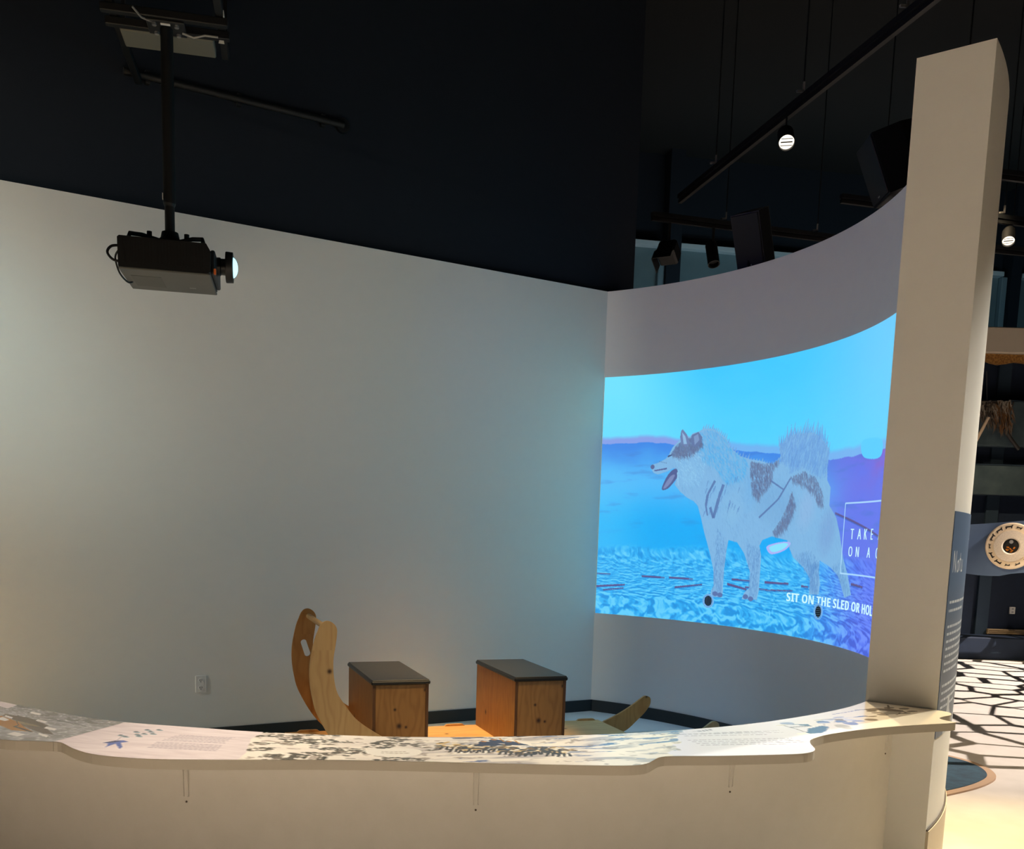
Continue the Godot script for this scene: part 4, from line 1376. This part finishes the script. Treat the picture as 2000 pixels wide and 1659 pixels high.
# ------------------------------------------------------------------ the sled
func sled() -> void:
	var t := thing("play_sled", "wooden play sled with curved upright handles on a low deck, behind the counter", "sled")
	t.transform = Transform3D(Basis(Vector3(0.94086, 0, -0.33880), Vector3.UP, Vector3(0.33880, 0, 0.94086)), Vector3(-0.2503, 0, -6.968))
	for near in [false, true]:
		var dx := 0.085 if near else 0.0
		var dy := -0.033 if near else 0.0
		var pts := [V(-1.245, 0.972), V(-1.268, 0.948), V(-1.284, 0.911), V(-1.303, 0.858), V(-1.324, 0.76), V(-1.332, 0.679), V(-1.329, 0.598), V(-1.318, 0.526), V(-1.299, 0.443), V(-1.267, 0.37), V(-1.217, 0.279), V(-1.16, 0.20), V(-1.08, 0.12), V(-1.0, 0.06), V(-0.9, 0.018), V(-0.78, 0.001), V(-0.2, 0.001), V(0.5, 0.001), V(1.08 + dx, 0.001), V(1.17 + dx, 0.006 + dy * 0.1), V(1.223 + dx, 0.016 + dy * 0.3), V(1.274 + dx, 0.048 + dy), V(1.335 + dx, 0.103 + dy), V(1.396 + dx, 0.16 + dy), V(1.436 + dx, 0.217 + dy), V(1.442 + dx, 0.261 + dy), V(1.425 + dx, 0.285 + dy), V(1.393 + dx, 0.291 + dy), V(1.364 + dx, 0.276 + dy), V(1.281 + dx, 0.219 + dy), V(1.172 + dx, 0.157 + dy), V(1.05 + dx, 0.105), V(0.98, 0.0985), V(0.3, 0.0985), V(-0.35, 0.0985), V(-0.52, 0.104), V(-0.62, 0.13), V(-0.74, 0.176), V(-0.84, 0.226), V(-0.924, 0.278), V(-1.009, 0.337), V(-1.064, 0.39), V(-1.131, 0.482), V(-1.164, 0.538), V(-1.181, 0.605), V(-1.189, 0.687), V(-1.187, 0.758), V(-1.176, 0.829), V(-1.169, 0.883), V(-1.168, 0.927), V(-1.186, 0.959), V(-1.215, 0.976)]
		var poly := spline(pts, 3, true)
		if not near:
			# hand slot: a hole joined to the outline by a hair-thin cut
			var c := V(-1.238, 0.705)
			var hole := PackedVector2Array()
			for k in 20:
				var a := -TAU * k / 20.0
				hole.append(c + (V(cos(a) * 0.021, sin(a) * 0.021 + (0.040 if sin(a) > 0 else -0.040))).rotated(deg_to_rad(18.0)))
			var bi := 0
			for i in poly.size():
				if poly[i].distance_to(V(-1.189, 0.687)) < poly[bi].distance_to(V(-1.189, 0.687)):
					bi = i
			var hi := 0
			for i in hole.size():
				if hole[i].distance_to(poly[bi]) < hole[hi].distance_to(poly[bi]):
					hi = i
			var joined := poly.slice(0, bi + 1)
			for k in hole.size():
				joined.append(hole[(hi + k) % hole.size()])
			joined.append(hole[hi] + V(0.0003, 0.0004))
			joined.append(poly[bi] + V(0.0, 0.0004))
			joined.append_array(poly.slice(bi + 1))
			if Geometry2D.triangulate_polygon(joined).size() > 0:
				poly = joined
		var st := begin()
		var z := 0.838 if near else -0.036
		prism(st, poly, Transform3D(), z, z + 0.02)
		part(t, "runner", st, M.pine if near else M.pine_amber, "runner and upright nearest the counter" if near else "runner and upright with a hand slot, nearest the flat wall")
	var st := begin()
	box(st, at(Vector3(-0.195, 0.109, 0.401)), Vector3(2.37, 0.02, 0.832), 0.002)
	part(t, "deck", st, M.deck)
	st = begin()
	tube(st, [Vector3(-1.218, 0.925, -0.016), Vector3(-1.218, 0.925, 0.84)], 0.018, 14)
	part(t, "handle_bar", st, M.pine)
	for x in [-1.22, -0.165, 0.885]:
		st = begin()
		var pr := PackedVector2Array([V(-0.078, 0.0), V(0.078, 0.0), V(0.062, 0.012), V(0.05, 0.014), V(-0.05, 0.014), V(-0.062, 0.012)])
		prism(st, pr, at(Vector3(x, 0.119, -0.015)), 0.0, 0.022)
		part(t, "lashing_cleat", st, M.deck)
	for x in [-1.3, -0.25, 0.75]:
		st = begin()
		box(st, at(Vector3(x, 0.049, 0.401)), Vector3(0.09, 0.0975, 0.835))
		part(t, "cross_beam", st, M.pine)


func seat_boxes() -> void:
	var base := Transform3D(Basis(Vector3(0.94086, 0, -0.33880), Vector3.UP, Vector3(0.33880, 0, 0.94086)), Vector3(-0.2503, 0.119, -6.968))
	var t := thing("seat_box", "", "seat", Vector3.ZERO, "padded plywood seats on the sled")
	var wdt := 0.358
	var dep := 0.832
	var hgt := 0.453
	var st := begin()
	for x in [0.009, wdt - 0.009]:
		st = begin()
		box(st, at(Vector3(x, hgt / 2.0, dep / 2.0)), Vector3(0.018, hgt, dep), 0.0015)
		part(t, "side_panel", st, M.box_wood_side)
	for z in [0.010, dep - 0.010]:
		st = begin()
		box(st, at(Vector3(wdt / 2.0, hgt / 2.0, z)), Vector3(wdt - 0.040, hgt - 0.002, 0.017), 0.0015)
		part(t, "end_panel", st, M.box_wood)
		for x in [0.0195, wdt - 0.0195]:
			st = begin()
			box(st, at(Vector3(x, hgt / 2.0, z)), Vector3(0.002, hgt - 0.004, 0.012))
			part(t, "joint_strip", st, M.box_edge)
	st = begin()
	for x in [0.009, wdt - 0.009]:
		for z in [0.0003, dep - 0.0003]:
			st = begin()
			box(st, at(Vector3(x, hgt / 2.0, z)), Vector3(0.0175, hgt - 0.004, 0.002))
			part(t, "panel_edge", st, M.box_edge)
	st = begin()
	box(st, at(Vector3(wdt / 2.0, hgt + 0.012, dep / 2.0)), Vector3(wdt + 0.018, 0.024, dep + 0.020), 0.006)
	var cu := part(t, "cushion", st, M.pad_edge, "black padded seat cushion")
	st = begin()
	box(st, at(Vector3(wdt / 2.0, hgt + 0.0262, dep / 2.0)), Vector3(wdt + 0.006, 0.0085, dep + 0.008), 0.0035)
	part(cu, "cover", st, M.pad)
	for k in 2:
		var o: Node3D = t
		if k == 1:
			o = t.duplicate()
			o.name = numbered("seat_box")
			add_child(o)
		o.transform = base * at(Vector3([-0.940, 0.0][k], 0, -0.012))
		o.set_meta("label", ["plywood seat box with black cushion just in front of the sled's upright handles", "plywood seat box with black cushion standing nearest the corner and the picture"][k])


# ------------------------------------------------------------------ the projector
func projector() -> void:
	var bx := Basis(Vector3(0.9756, 0, -0.2193), Vector3.UP, Vector3(0.2193, 0, 0.9756))
	# mount: pole and frame
	var m := thing("projector_mount", "black ceiling pole with a steel frame that carries the projector", "mount", Vector3(-2.01, 3.10, -5.72))
	m.transform = Transform3D(bx, Vector3(-2.01, 3.10, -5.72))
	var st := begin()
	lathe(st, [V(0, 0.22), V(0.034, 0.22), V(0.034, 1.13), V(0.0, 1.13)], Transform3D(), 20)
	part(m, "pole", st, M.black)
	st = begin()
	lathe(st, [V(0, 0.03), V(0.027, 0.03), V(0.027, 0.2), V(0.033, 0.215), V(0.033, 0.27), V(0.0, 0.27)], Transform3D(), 20)
	part(m, "sleeve", st, M.black)
	st = begin()
	lathe(st, [V(0, -0.012), V(0.075, -0.012), V(0.072, 0.012), V(0.052, 0.03), V(0.045, 0.062), V(0.0, 0.062)], Transform3D(), 20)
	part(m, "hub", st, M.black)
	for s in [[-0.19, 0.17], [0.19, 0.17], [-0.19, -0.17], [0.19, -0.17]]:
		st = begin()
		tube(st, [Vector3(s[0] * 0.3, 0.004, s[1] * 0.3), Vector3(s[0] * 0.7, 0.006, s[1] * 0.7), Vector3(s[0], -0.004, s[1]), Vector3(s[0] * 1.02, -0.0225, s[1] * 1.02)], 0.012, 8)
		var arm := part(m, "arm", st, M.black)
		st = begin()
		lathe(st, [V(0, 0.0), V(0.014, 0.0), V(0.014, 0.022), V(0.0, 0.026)], at(Vector3(s[0] * 0.52, 0.014, s[1] * 0.52)), 12)
		part(arm, "knob", st, M.black)
	st = begin()
	box(st, at(Vector3(-0.034, 0.25, 0.014)), Vector3(0.004, 0.032, 0.024))
	part(m, "label_tag", st, M.tag_white)
	# top plate, beams, rails
	st = begin()
	box(st, at(Vector3(0, 1.14, 0.0)), Vector3(0.20, 0.012, 0.16), 0.003)
	var plate := part(m, "plate", st, M.graphite)
	for s in [[-0.058, 0.05], [0.058, 0.05], [-0.058, -0.05], [0.058, -0.05]]:
		st = begin()
		lathe(st, [V(0, -0.014), V(0.013, -0.013), V(0.013, 0.0), V(0.0, 0.0)], at(Vector3(s[0], 1.134, s[1])), 6)
		part(plate, "bolt", st, M.steel)
	st = begin()
	box(st, at(Vector3(0.0, 1.131, 0.055)), Vector3(0.05, 0.004, 0.018))
	part(plate, "label_tag", st, M.tag_white)
	for z in [0.075, -0.075]:
		st = begin()
		box(st, at(Vector3(0.0, 1.168, z)), Vector3(0.66, 0.042, 0.042), 0.004)
		part(m, "beam", st, M.black)
	st = begin()
	box(st, at(Vector3(-0.01, 1.165, -0.195)), Vector3(0.50, 0.05, 0.20), 0.006)
	part(m, "equipment_box", st, mat(Color(0.40, 0.40, 0.36), 0.7))
	for x in [-0.285, 0.285]:
		st = begin()
		var far_end := -0.92 if x < 0 else -0.42
		box(st, at(Vector3(x, 1.212, (0.35 + far_end) / 2.0)), Vector3(0.042, 0.042, 0.35 - far_end), 0.004)
		var rail := part(m, "rail", st, M.black)
		if x > 0:
			st = begin()
			box(st, at(Vector3(x + 0.024, 1.205, 0.05)), Vector3(0.004, 0.028, 0.12))
			part(rail, "label_tag", st, M.tag_white)
			st = begin()
			prism(st, PackedVector2Array([V(-0.016, -0.03), V(0.016, -0.03), V(0.004, 0.03), V(-0.004, 0.03)]), at(Vector3(x, 1.16, -0.08)), 0.0, 0.004)
			part(rail, "warning_tag", st, M.tag_white)
	for s in [[-0.285, 0.33], [0.285, 0.33], [-0.285, -0.40], [0.285, -0.40]]:
		st = begin()
		bar(st, Vector3(s[0], 1.23, s[1]), Vector3(s[0], CEIL_Y - 3.10, s[1]), 0.02)
		part(m, "hanger_rod", st, M.black)
	st = begin()
	tube(st, [Vector3(0.08, 1.13, -0.02), Vector3(0.14, 1.12, -0.03), Vector3(0.20, 1.135, -0.02), Vector3(0.27, 1.14, -0.03)], 0.006, 8)
	part(m, "cable", st, mat(Color(0.6, 0.6, 0.58), 0.6))
	st = begin()
	tube(st, [Vector3(-0.07, 1.135, 0.06), Vector3(-0.12, 1.14, 0.08), Vector3(-0.16, 1.17, 0.12)], 0.006, 8)
	part(m, "cable", st, mat(Color(0.45, 0.45, 0.45), 0.6))
	# the projector itself
	var p := thing("projector", "dark grey projector hanging upside down from the ceiling pole, lens glowing", "projector")
	p.transform = Transform3D(bx, Vector3(-2.01, 2.90, -5.72))
	st = begin()
	var hull := PackedVector2Array([V(-0.242, 0.004), V(0.215, 0.0), V(0.236, 0.012), V(0.238, 0.12), V(0.215, 0.160), V(-0.235, 0.164), V(-0.245, 0.155)])
	prism(st, hull, Transform3D(), -0.238, 0.238)
	part(p, "body", st, mat(Color(0.03, 0.038, 0.048), 0.55))
	st = begin()
	box(st, at(Vector3(-0.004, -0.002, 0.0)), Vector3(0.478, 0.012, 0.478), 0.004)
	var bp := part(p, "bottom_plate", st, M.grey_plate)
	st = begin()
	box(st, at(Vector3(0.11, -0.0085, -0.10)), Vector3(0.035, 0.002, 0.012))
	part(bp, "maker_plate", st, M.steel)
	st = begin()
	box(st, at(Vector3(-0.12, -0.0085, -0.02)), Vector3(0.16, 0.002, 0.24))
	part(bp, "filter_cover", st, mat(Color(0.33, 0.33, 0.315), 0.6))
	for k in 26:
		st = begin()
		box(st, at(Vector3(-0.215 + 0.0165 * k, 0.088, 0.2385)), Vector3(0.006, 0.12, 0.003))
		part(p, "vent_slat", st, M.black)
	st = begin()
	box(st, at(Vector3(0.246, 0.075, 0.0)), Vector3(0.024, 0.125, 0.40), 0.006)
	part(p, "front_bezel", st, M.graphite)
	st = begin()
	box(st, at(Vector3(0.258, 0.022, 0.205)), Vector3(0.012, 0.030, 0.02), 0.002)
	part(p, "orange_tag", st, mat(Color(0.85, 0.42, 0.16), 0.6), "small orange tag on the front corner")
	var lx := Transform3D(Basis(Vector3(0, 1, 0), Vector3(1, 0, 0), Vector3(0, 0, -1)), Vector3(0.255, 0.100, 0.0))
	st = begin()
	lathe(st, [V(0, 0.0), V(0.05, 0.0), V(0.05, 0.018), V(0.044, 0.022), V(0.046, 0.05), V(0.0, 0.05)], lx, 28)
	var lens := part(p, "lens_barrel", st, M.black_shiny)
	st = begin()
	lathe(st, [V(0, 0.05), V(0.083, 0.048), V(0.085, 0.053), V(0.083, 0.088), V(0.062, 0.09), V(0.058, 0.082), V(0.0, 0.082)], lx, 36)
	part(lens, "lens_hood", st, M.graphite)
	st = begin()
	var dome := [V(0.0, 0.075), V(0.057, 0.083)]
	for k in range(1, 7):
		dome.append(V(0.057 * cos(k * PI / 12.0), 0.083 + 0.032 * sin(k * PI / 12.0)))
	dome[-1] = V(0.0, 0.115)
	lathe(st, dome, lx, 28)
	var gm := StandardMaterial3D.new()
	gm.albedo_color = Color(0.6, 0.7, 0.8)
	gm.roughness = 0.1
	gm.emission_enabled = true
	gm.emission = Color(0.72, 0.95, 1.0)
	gm.emission_energy_multiplier = 1.5
	part(lens, "lens_glow", st, gm)
	var l := SpotLight3D.new()
	l.name = "lens_light"
	l.transform = Transform3D(Basis(Vector3.UP, -PI / 2.0), Vector3(0.40, 0.1, 0))
	l.light_color = Color(0.58, 0.56, 1.0)
	l.light_energy = 0.9
	l.light_size = 0.05
	l.spot_angle = 55.0
	l.spot_range = 12.0
	l.spot_attenuation = 2.0
	l.shadow_enabled = true
	p.add_child(l, true)
	st = begin()
	tube(st, curve3([Vector3(-0.24, 0.13, 0.16), Vector3(-0.285, 0.12, 0.17), Vector3(-0.305, 0.085, 0.18), Vector3(-0.28, 0.05, 0.18), Vector3(-0.24, 0.042, 0.17)], 5), 0.007, 8)
	part(p, "cable", st, M.black)
	st = begin()
	tube(st, curve3([Vector3(-0.24, 0.10, 0.20), Vector3(-0.265, 0.06, 0.18), Vector3(-0.258, 0.0, 0.10), Vector3(-0.235, -0.02, -0.02), Vector3(-0.215, -0.008, -0.06)], 5), 0.005, 8)
	part(p, "cable", st, M.black)


func curve3(pts: Array, steps: int) -> Array:
	var out := []
	for i in pts.size() - 1:
		for k in steps:
			out.append(pts[i].cubic_interpolate(pts[i + 1], pts[maxi(i - 1, 0)], pts[mini(i + 2, pts.size() - 1)], float(k) / steps))
	out.append(pts[-1])
	return out


# ------------------------------------------------------------------ tracks, speakers, lamps that are off
func ceiling_gear() -> void:
	var lines := [
		[Vector3(2.82, 4.8, -4.6), Vector3(1.50, 4.8, -9.90), "long black lighting track running diagonally above the curved wall", [0.36, 0.585, 0.857]],
		[Vector3(1.30, 4.8, -10.435), Vector3(4.3, 4.8, -11.27), "black lighting track above the teal panels, carrying unlit lamps", [0.27, 0.62]],
		[Vector3(3.02, 4.8, -9.75), Vector3(6.4, 4.8, -10.62), "black lighting track behind the larger speaker", [0.13, 0.53, 0.8]],
		[Vector3(4.60, 4.8, -11.08), Vector3(6.6, 4.8, -11.47), "black lighting track seen past the end wall, above the teal panel", [0.4]],
		[Vector3(4.05, 4.8, -9.0), Vector3(5.6, 4.8, -9.33), "highest black lighting track seen past the end wall", [0.3, 0.7]]]
	for ln in lines:
		var a: Vector3 = ln[0]
		var b: Vector3 = ln[1]
		var t := thing("lighting_track", ln[2], "track", a, "lighting tracks under the ceiling")
		var d := b - a
		var st := begin()
		bar(st, Vector3(0, 0.018, 0), d + Vector3(0, 0.018, 0), 0.055, 0.040)
		part(t, "channel", st, M.graphite)
		st = begin()
		bar(st, Vector3(0, -0.030, 0), d + Vector3(0, -0.030, 0), 0.036, 0.03)
		part(t, "rail", st, M.black)
		st = begin()
		bar(st, Vector3(0, -0.008, 0), d + Vector3(0, -0.008, 0), 0.012, 0.02)
		part(t, "web", st, M.black)
		if a.x == 3.02:
			st = begin()
			bar(st, Vector3(0.02, 0.018, 0.06), Vector3(0.53, 0.018, 1.4), 0.055, 0.040)
			bar(st, Vector3(0.02, -0.018, 0.06), Vector3(0.53, -0.018, 1.4), 0.036, 0.036)
			part(t, "branch", st, M.graphite)
		for s in ln[3]:
			var p: Vector3 = d * s
			st = begin()
			bar(st, p + Vector3(0, 0.03, 0), Vector3(p.x, CEIL_Y - 4.8, p.z), 0.010)
			var rod := part(t, "rod", st, M.graphite)
			st = begin()
			bar(st, p + Vector3(0, 0.065, 0), p + Vector3(-0.055, 0.055, 0.02), 0.016)
			bar(st, p + Vector3(0, 0.06, 0), p + Vector3(0, 0.13, 0), 0.015)
			part(rod, "clip", st, M.steel)
	# unlit lamps on the track above the teal panels
	var off := [[Vector3(1.50, 4.46, -10.50), Vector3(-0.35, -1.0, 0.6), 0.105, "square black floodlight, unlit, on the track above the teal panels"], [Vector3(1.98, 4.50, -10.63), Vector3(0.10, -1.0, 0.45), 0.062, "slim black spotlight, unlit, hanging beside the square floodlight"], [Vector3(6.05, 4.50, -11.36), Vector3(-0.6, -0.8, 0.4), 0.09, "unlit black lamp in front of the far teal panel past the end wall"]]
	for k in 3:
		var o = off[k]
		var t := thing("track_lamp", o[3], "lamp", o[0], "unlit lamps on the tracks")
		var dir: Vector3 = o[1].normalized()
		var b := Basis.looking_at(dir, Vector3.UP)
		var st := begin()
		if k == 0:
			box(st, Transform3D(b, Vector3.ZERO), Vector3(0.20, 0.20, 0.17), 0.02)
		else:
			lathe(st, [V(0.02, 0.15), V(o[2] * 0.8, 0.14), V(o[2], 0.10), V(o[2], -0.12), V(o[2] * 0.85, -0.12), V(o[2] * 0.85, -0.09), V(0, -0.09)], Transform3D(b, Vector3.ZERO) * Transform3D(Basis(Vector3(1, 0, 0), Vector3(0, 0, 1), Vector3(0, -1, 0)), Vector3.ZERO), 20)
		part(t, "housing", st, M.black)
		st = begin()
		if k == 0:
			box(st, Transform3D(b, b * Vector3(0.0, 0.10, -0.12)), Vector3(0.19, 0.006, 0.12))
			box(st, Transform3D(b, b * Vector3(0.11, 0.0, -0.12)), Vector3(0.006, 0.19, 0.12))
		else:
			lathe(st, [V(o[2] * 0.9, -0.121), V(o[2] * 1.02, -0.121), V(o[2] * 1.02, -0.135), V(o[2] * 0.9, -0.135)], Transform3D(b, Vector3.ZERO) * Transform3D(Basis(Vector3(1, 0, 0), Vector3(0, 0, 1), Vector3(0, -1, 0)), Vector3.ZERO), 20)
		part(t, "shade", st, M.graphite)
		st = begin()
		bar(st, Vector3(0, 0.03, 0), Vector3(0, 4.755 - o[0].y, 0), 0.025)
		part(t, "stem", st, M.black)
	# speakers on the top of the curved wall
	speaker("black loudspeaker leaning over the curved wall above the middle of the picture", Vector3(1.775, 3.83, -7.77), Vector3(-0.62, -0.40, 0.70), Vector3(0.235, 0.40, 0.26), 0.0)
	speaker("black loudspeaker leaning over the curved wall beside the tall end wall", Vector3(2.29, 3.88, -6.33), Vector3(-0.93, -0.38, -0.06), Vector3(0.30, 0.37, 0.30), 0.0)
	# conduit on the dark wall
	var c := thing("wall_conduit", "black pipe running level along the near-black upper wall", "pipe")
	var a := Vector3(-2.57, 4.35, -6.516) - WN * 0.012
	var b := Vector3(-1.31, 4.355, -7.253) - WN * 0.012
	var st := begin()
	tube(st, [a, b], 0.024, 12)
	part(c, "pipe", st, M.black)
	st = begin()
	lathe(st, [V(0, 0), V(0.05, 0), V(0.05, 0.03), V(0, 0.03)], Transform3D(Basis(-WD, -WN, -Vector3.UP), b + WN * 0.038), 16)
	part(c, "end_flange", st, M.black)
	for k in 3:
		st = begin()
		var q := a.lerp(b, 0.1 + 0.4 * k)
		box(st, Transform3D(Basis(WD, Vector3.UP, WD.cross(Vector3.UP)), q + WN * 0.018), Vector3(0.03, 0.08, 0.04), 0.003)
		part(c, "clamp", st, M.black)


func speaker(label: String, p: Vector3, face: Vector3, size: Vector3, roll: float) -> void:
	var t := thing("loudspeaker", label, "speaker", p, "loudspeakers above the curved wall")
	var b := Basis.looking_at(face.normalized(), Vector3.UP)
	b = b * Basis(Vector3(0, 0, 1), deg_to_rad(roll))
	var xf := Transform3D(b, Vector3.ZERO)
	var st := begin()
	# tapered cabinet: wide front (-z), narrower back
	var h := size / 2.0
	prism(st, PackedVector2Array([V(-h.x, -h.z), V(h.x, -h.z), V(h.x, h.z * 0.2), V(h.x * 0.6, h.z), V(-h.x * 0.6, h.z), V(-h.x, h.z * 0.2)]), xf * Transform3D(Basis(Vector3(1, 0, 0), Vector3(0, 0, 1), Vector3(0, -1, 0)), Vector3.ZERO), -h.y, h.y)
	part(t, "cabinet", st, mat(Color(0.03, 0.035, 0.042), 0.5))
	st = begin()
	box(st, xf * at(Vector3(0, 0, -h.z - 0.006)), Vector3(size.x - 0.012, size.y - 0.012, 0.012), 0.005)
	part(t, "front_grille", st, mat(Color(0.025, 0.04, 0.06), 0.7))
	st = begin()
	box(st, xf * at(Vector3(0, -h.y + 0.03, -h.z - 0.013)), Vector3(0.028, 0.008, 0.003))
	part(t, "badge", st, M.steel)
	st = begin()
	var r := V(p.x - CX, p.z - CZ)
	var q := V(CX, CZ) + r.normalized() * 2.95
	var foot := Vector3(q.x - p.x, WALL_H - p.y, q.y - p.z)
	box(st, at(foot + Vector3(0, 0.006, 0)), Vector3(0.12, 0.012, 0.12), 0.002)
	bar(st, foot + Vector3(0, 0.01, 0), foot + Vector3(0, 0.18, 0), 0.03)
	bar(st, foot + Vector3(0, 0.18, 0), xf * Vector3(0, 0.0, h.z), 0.03)
	part(t, "bracket", st, M.black)


# ------------------------------------------------------------------ small things
func small_things() -> void:
	# wall outlet on the flat wall
	var fw := Basis(WD * -1.0, Vector3.UP, -WN)
	var o := thing("power_outlet", "white double power outlet on the flat white wall behind the sled's handles", "outlet")
	o.transform = Transform3D(fw, Vector3(-2.1725, 0.418, -6.6446) - WN * 0.003)
	var st := begin()
	box(st, at(Vector3.ZERO), Vector3(0.072, 0.118, 0.006), 0.002)
	part(o, "cover_plate", st, mat(Color(0.90, 0.89, 0.88), 0.4))
	for s in [-1, 1]:
		st = begin()
		lathe(st, [V(0, 0), V(0.017, 0), V(0.016, 0.003), V(0, 0.003)], Transform3D(Basis(Vector3(1, 0, 0), Vector3(0, 0, 1), Vector3(0, -1, 0)), Vector3(0, 0.026 * s, 0.003)), 16)
		var so := part(o, "socket", st, mat(Color(0.88, 0.87, 0.86), 0.4))
		st = begin()
		for q in [V(-0.007, 0.003), V(0.006, 0.003), V(0.0, -0.009)]:
			box(st, at(Vector3(q.x, 0.026 * s + q.y, 0.0058)), Vector3(0.0035, 0.009, 0.001))
		part(so, "slot", st, mat(Color(0.12, 0.12, 0.12), 0.8)).set_meta("kind", "stuff")
	# two round grilles in the curved wall, the picture's light on their rings set as emission
	for g in [[-38.45, 1.043, "round slotted grille in the picture at the dog's front paw", 90.0], [-12.57, 1.066, "round slotted grille in the picture under the caption", 0.0]]:
		var t := thing("round_grille", g[2], "grille", Vector3.ZERO, "round grilles in the curved wall")
		var p := ringp(g[0], R_IN - 0.0085, g[1])
		var inw := (Vector3(CX, g[1], CZ) - p).normalized()
		var rt := Vector3.UP.cross(inw)
		t.transform = Transform3D(Basis(rt, Vector3.UP, inw), p)
		st = begin()
		lathe(st, [V(0.040, 0.0), V(0.056, 0.0), V(0.055, 0.006), V(0.046, 0.008), V(0.041, 0.005)], Transform3D(Basis(Vector3(1, 0, 0), Vector3(0, 0, 1), Vector3(0, -1, 0)), Vector3.ZERO), 32)
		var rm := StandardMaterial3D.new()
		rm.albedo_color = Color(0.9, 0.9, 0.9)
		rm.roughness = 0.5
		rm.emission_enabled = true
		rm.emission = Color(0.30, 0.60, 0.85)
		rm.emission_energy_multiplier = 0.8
		part(t, "self_glowing_ring", st, rm)
		st = begin()
		lathe(st, [V(0, 0.0), V(0.041, 0.0), V(0.041, 0.001), V(0, 0.001)], Transform3D(Basis(Vector3(1, 0, 0), Vector3(0, 0, 1), Vector3(0, -1, 0)), Vector3.ZERO), 32)
		part(t, "cavity", st, mat(Color(0.03, 0.035, 0.04), 0.9))
		for k in 6:
			var x := -0.0325 + 0.013 * k
			var l := sqrt(0.041 * 0.041 - x * x) * 2.0 - 0.002
			st = begin()
			box(st, at(Vector3(x, 0, 0.003) if g[3] > 0 else Vector3(0, x, 0.003)), Vector3(0.0055, l, 0.004) if g[3] > 0 else Vector3(l, 0.0055, 0.004))
			var sm := mat(Color(0.62, 0.68, 0.74), 0.5)
			part(t, "slat", st, sm)
	# printed wrap on the outside of the curved wall's end
	var w := thing("printed_wrap", "blue printed panel with white heading and text, wrapped round the outside of the end wall", "sign")
	st = begin()
	arc_wall(st, R_OUT + 0.0004, R_OUT + 0.003, 0.704, 1.686, 6.0, 36.45, 30)
	var wm := StandardMaterial3D.new()
	wm.albedo_texture = ImageTexture.create_from_image(wrap_print())
	wm.roughness = 0.5
	wm.texture_repeat = false
	part(w, "printed_sheet", st, wm)


func wrap_print() -> Image:
	var w := 768
	var h := 424
	var im := Image.create(w, h, false, Image.FORMAT_RGBA8)
	for y in h:
		im.fill_rect(Rect2i(0, y, w, 1), Color8(74, 104, 146).lerp(Color8(106, 116, 130), smoothstep(0.15, 0.75, y / float(h))))
	# pixel 768 is the edge nearest the camera; writing reads from there, so x grows towards smaller angles
	var wh := Color8(206, 214, 224)
	var x0 := 752.0
	# heading, then paragraphs, mirrored below when the sheet is laid on the outside
	var y := 112.0
	glyphs(im, x0 - 8.0, y, 40.0)
	for row in [168, 184, 214, 228, 242, 256, 270, 284, 298, 326, 340, 354, 368]:
		var x := x0 - 4.0
		var stop := 420.0 + (150.0 if row in [184, 298, 368] else 0.0)
		while x > stop:
			var l := rng.randf_range(8, 26)
			stroke(im, V(x, row), V(x - l, row), 5, 5, wh)
			x -= l + 5.0
	# pale shapes rising from the foot
	fill(im, spline([V(700, 424), V(690, 396), V(672, 378), V(668, 356), V(650, 352), V(636, 380), V(600, 400), V(560, 424)], 4), Color8(196, 202, 208))
	fill(im, spline([V(560, 424), V(500, 380), V(420, 366), V(330, 392), V(240, 372), V(140, 400), V(0, 380), V(0, 424)], 4), Color8(176, 186, 196))
	return im


# tall thin letters of the visible heading start, drawn right to left because the sheet is seen from outside
func glyphs(im: Image, x: float, y: float, s: float) -> void:
	var c := Color8(226, 232, 238)
	var up := y - s
	stroke(im, V(x, y), V(x, up), 4, 4, c)
	stroke(im, V(x, up), V(x - 24, y), 4, 4, c)
	stroke(im, V(x - 24, y), V(x - 24, up), 4, 4, c)
	x -= 38.0
	dot(im, V(x - 9, y - 11), 10, 12, c)
	dot(im, V(x - 9, y - 11), 6.5, 8.5, Color8(80, 108, 146))
	stroke(im, V(x - 19, y), V(x - 19, y - 24), 4, 4, c)
	x -= 34.0
	stroke(im, V(x, y - 2), V(x, y - 36), 4, 4, c)
	stroke(im, V(x + 7, y - 24), V(x - 9, y - 24), 4, 4, c)
	x -= 20.0
	stroke(im, V(x, y - 4), V(x, y - 24), 4, 4, c)
	stroke(im, V(x, y - 2), V(x - 16, y - 2), 4, 4, c)
	stroke(im, V(x - 17, y), V(x - 17, y - 24), 4, 4, c)
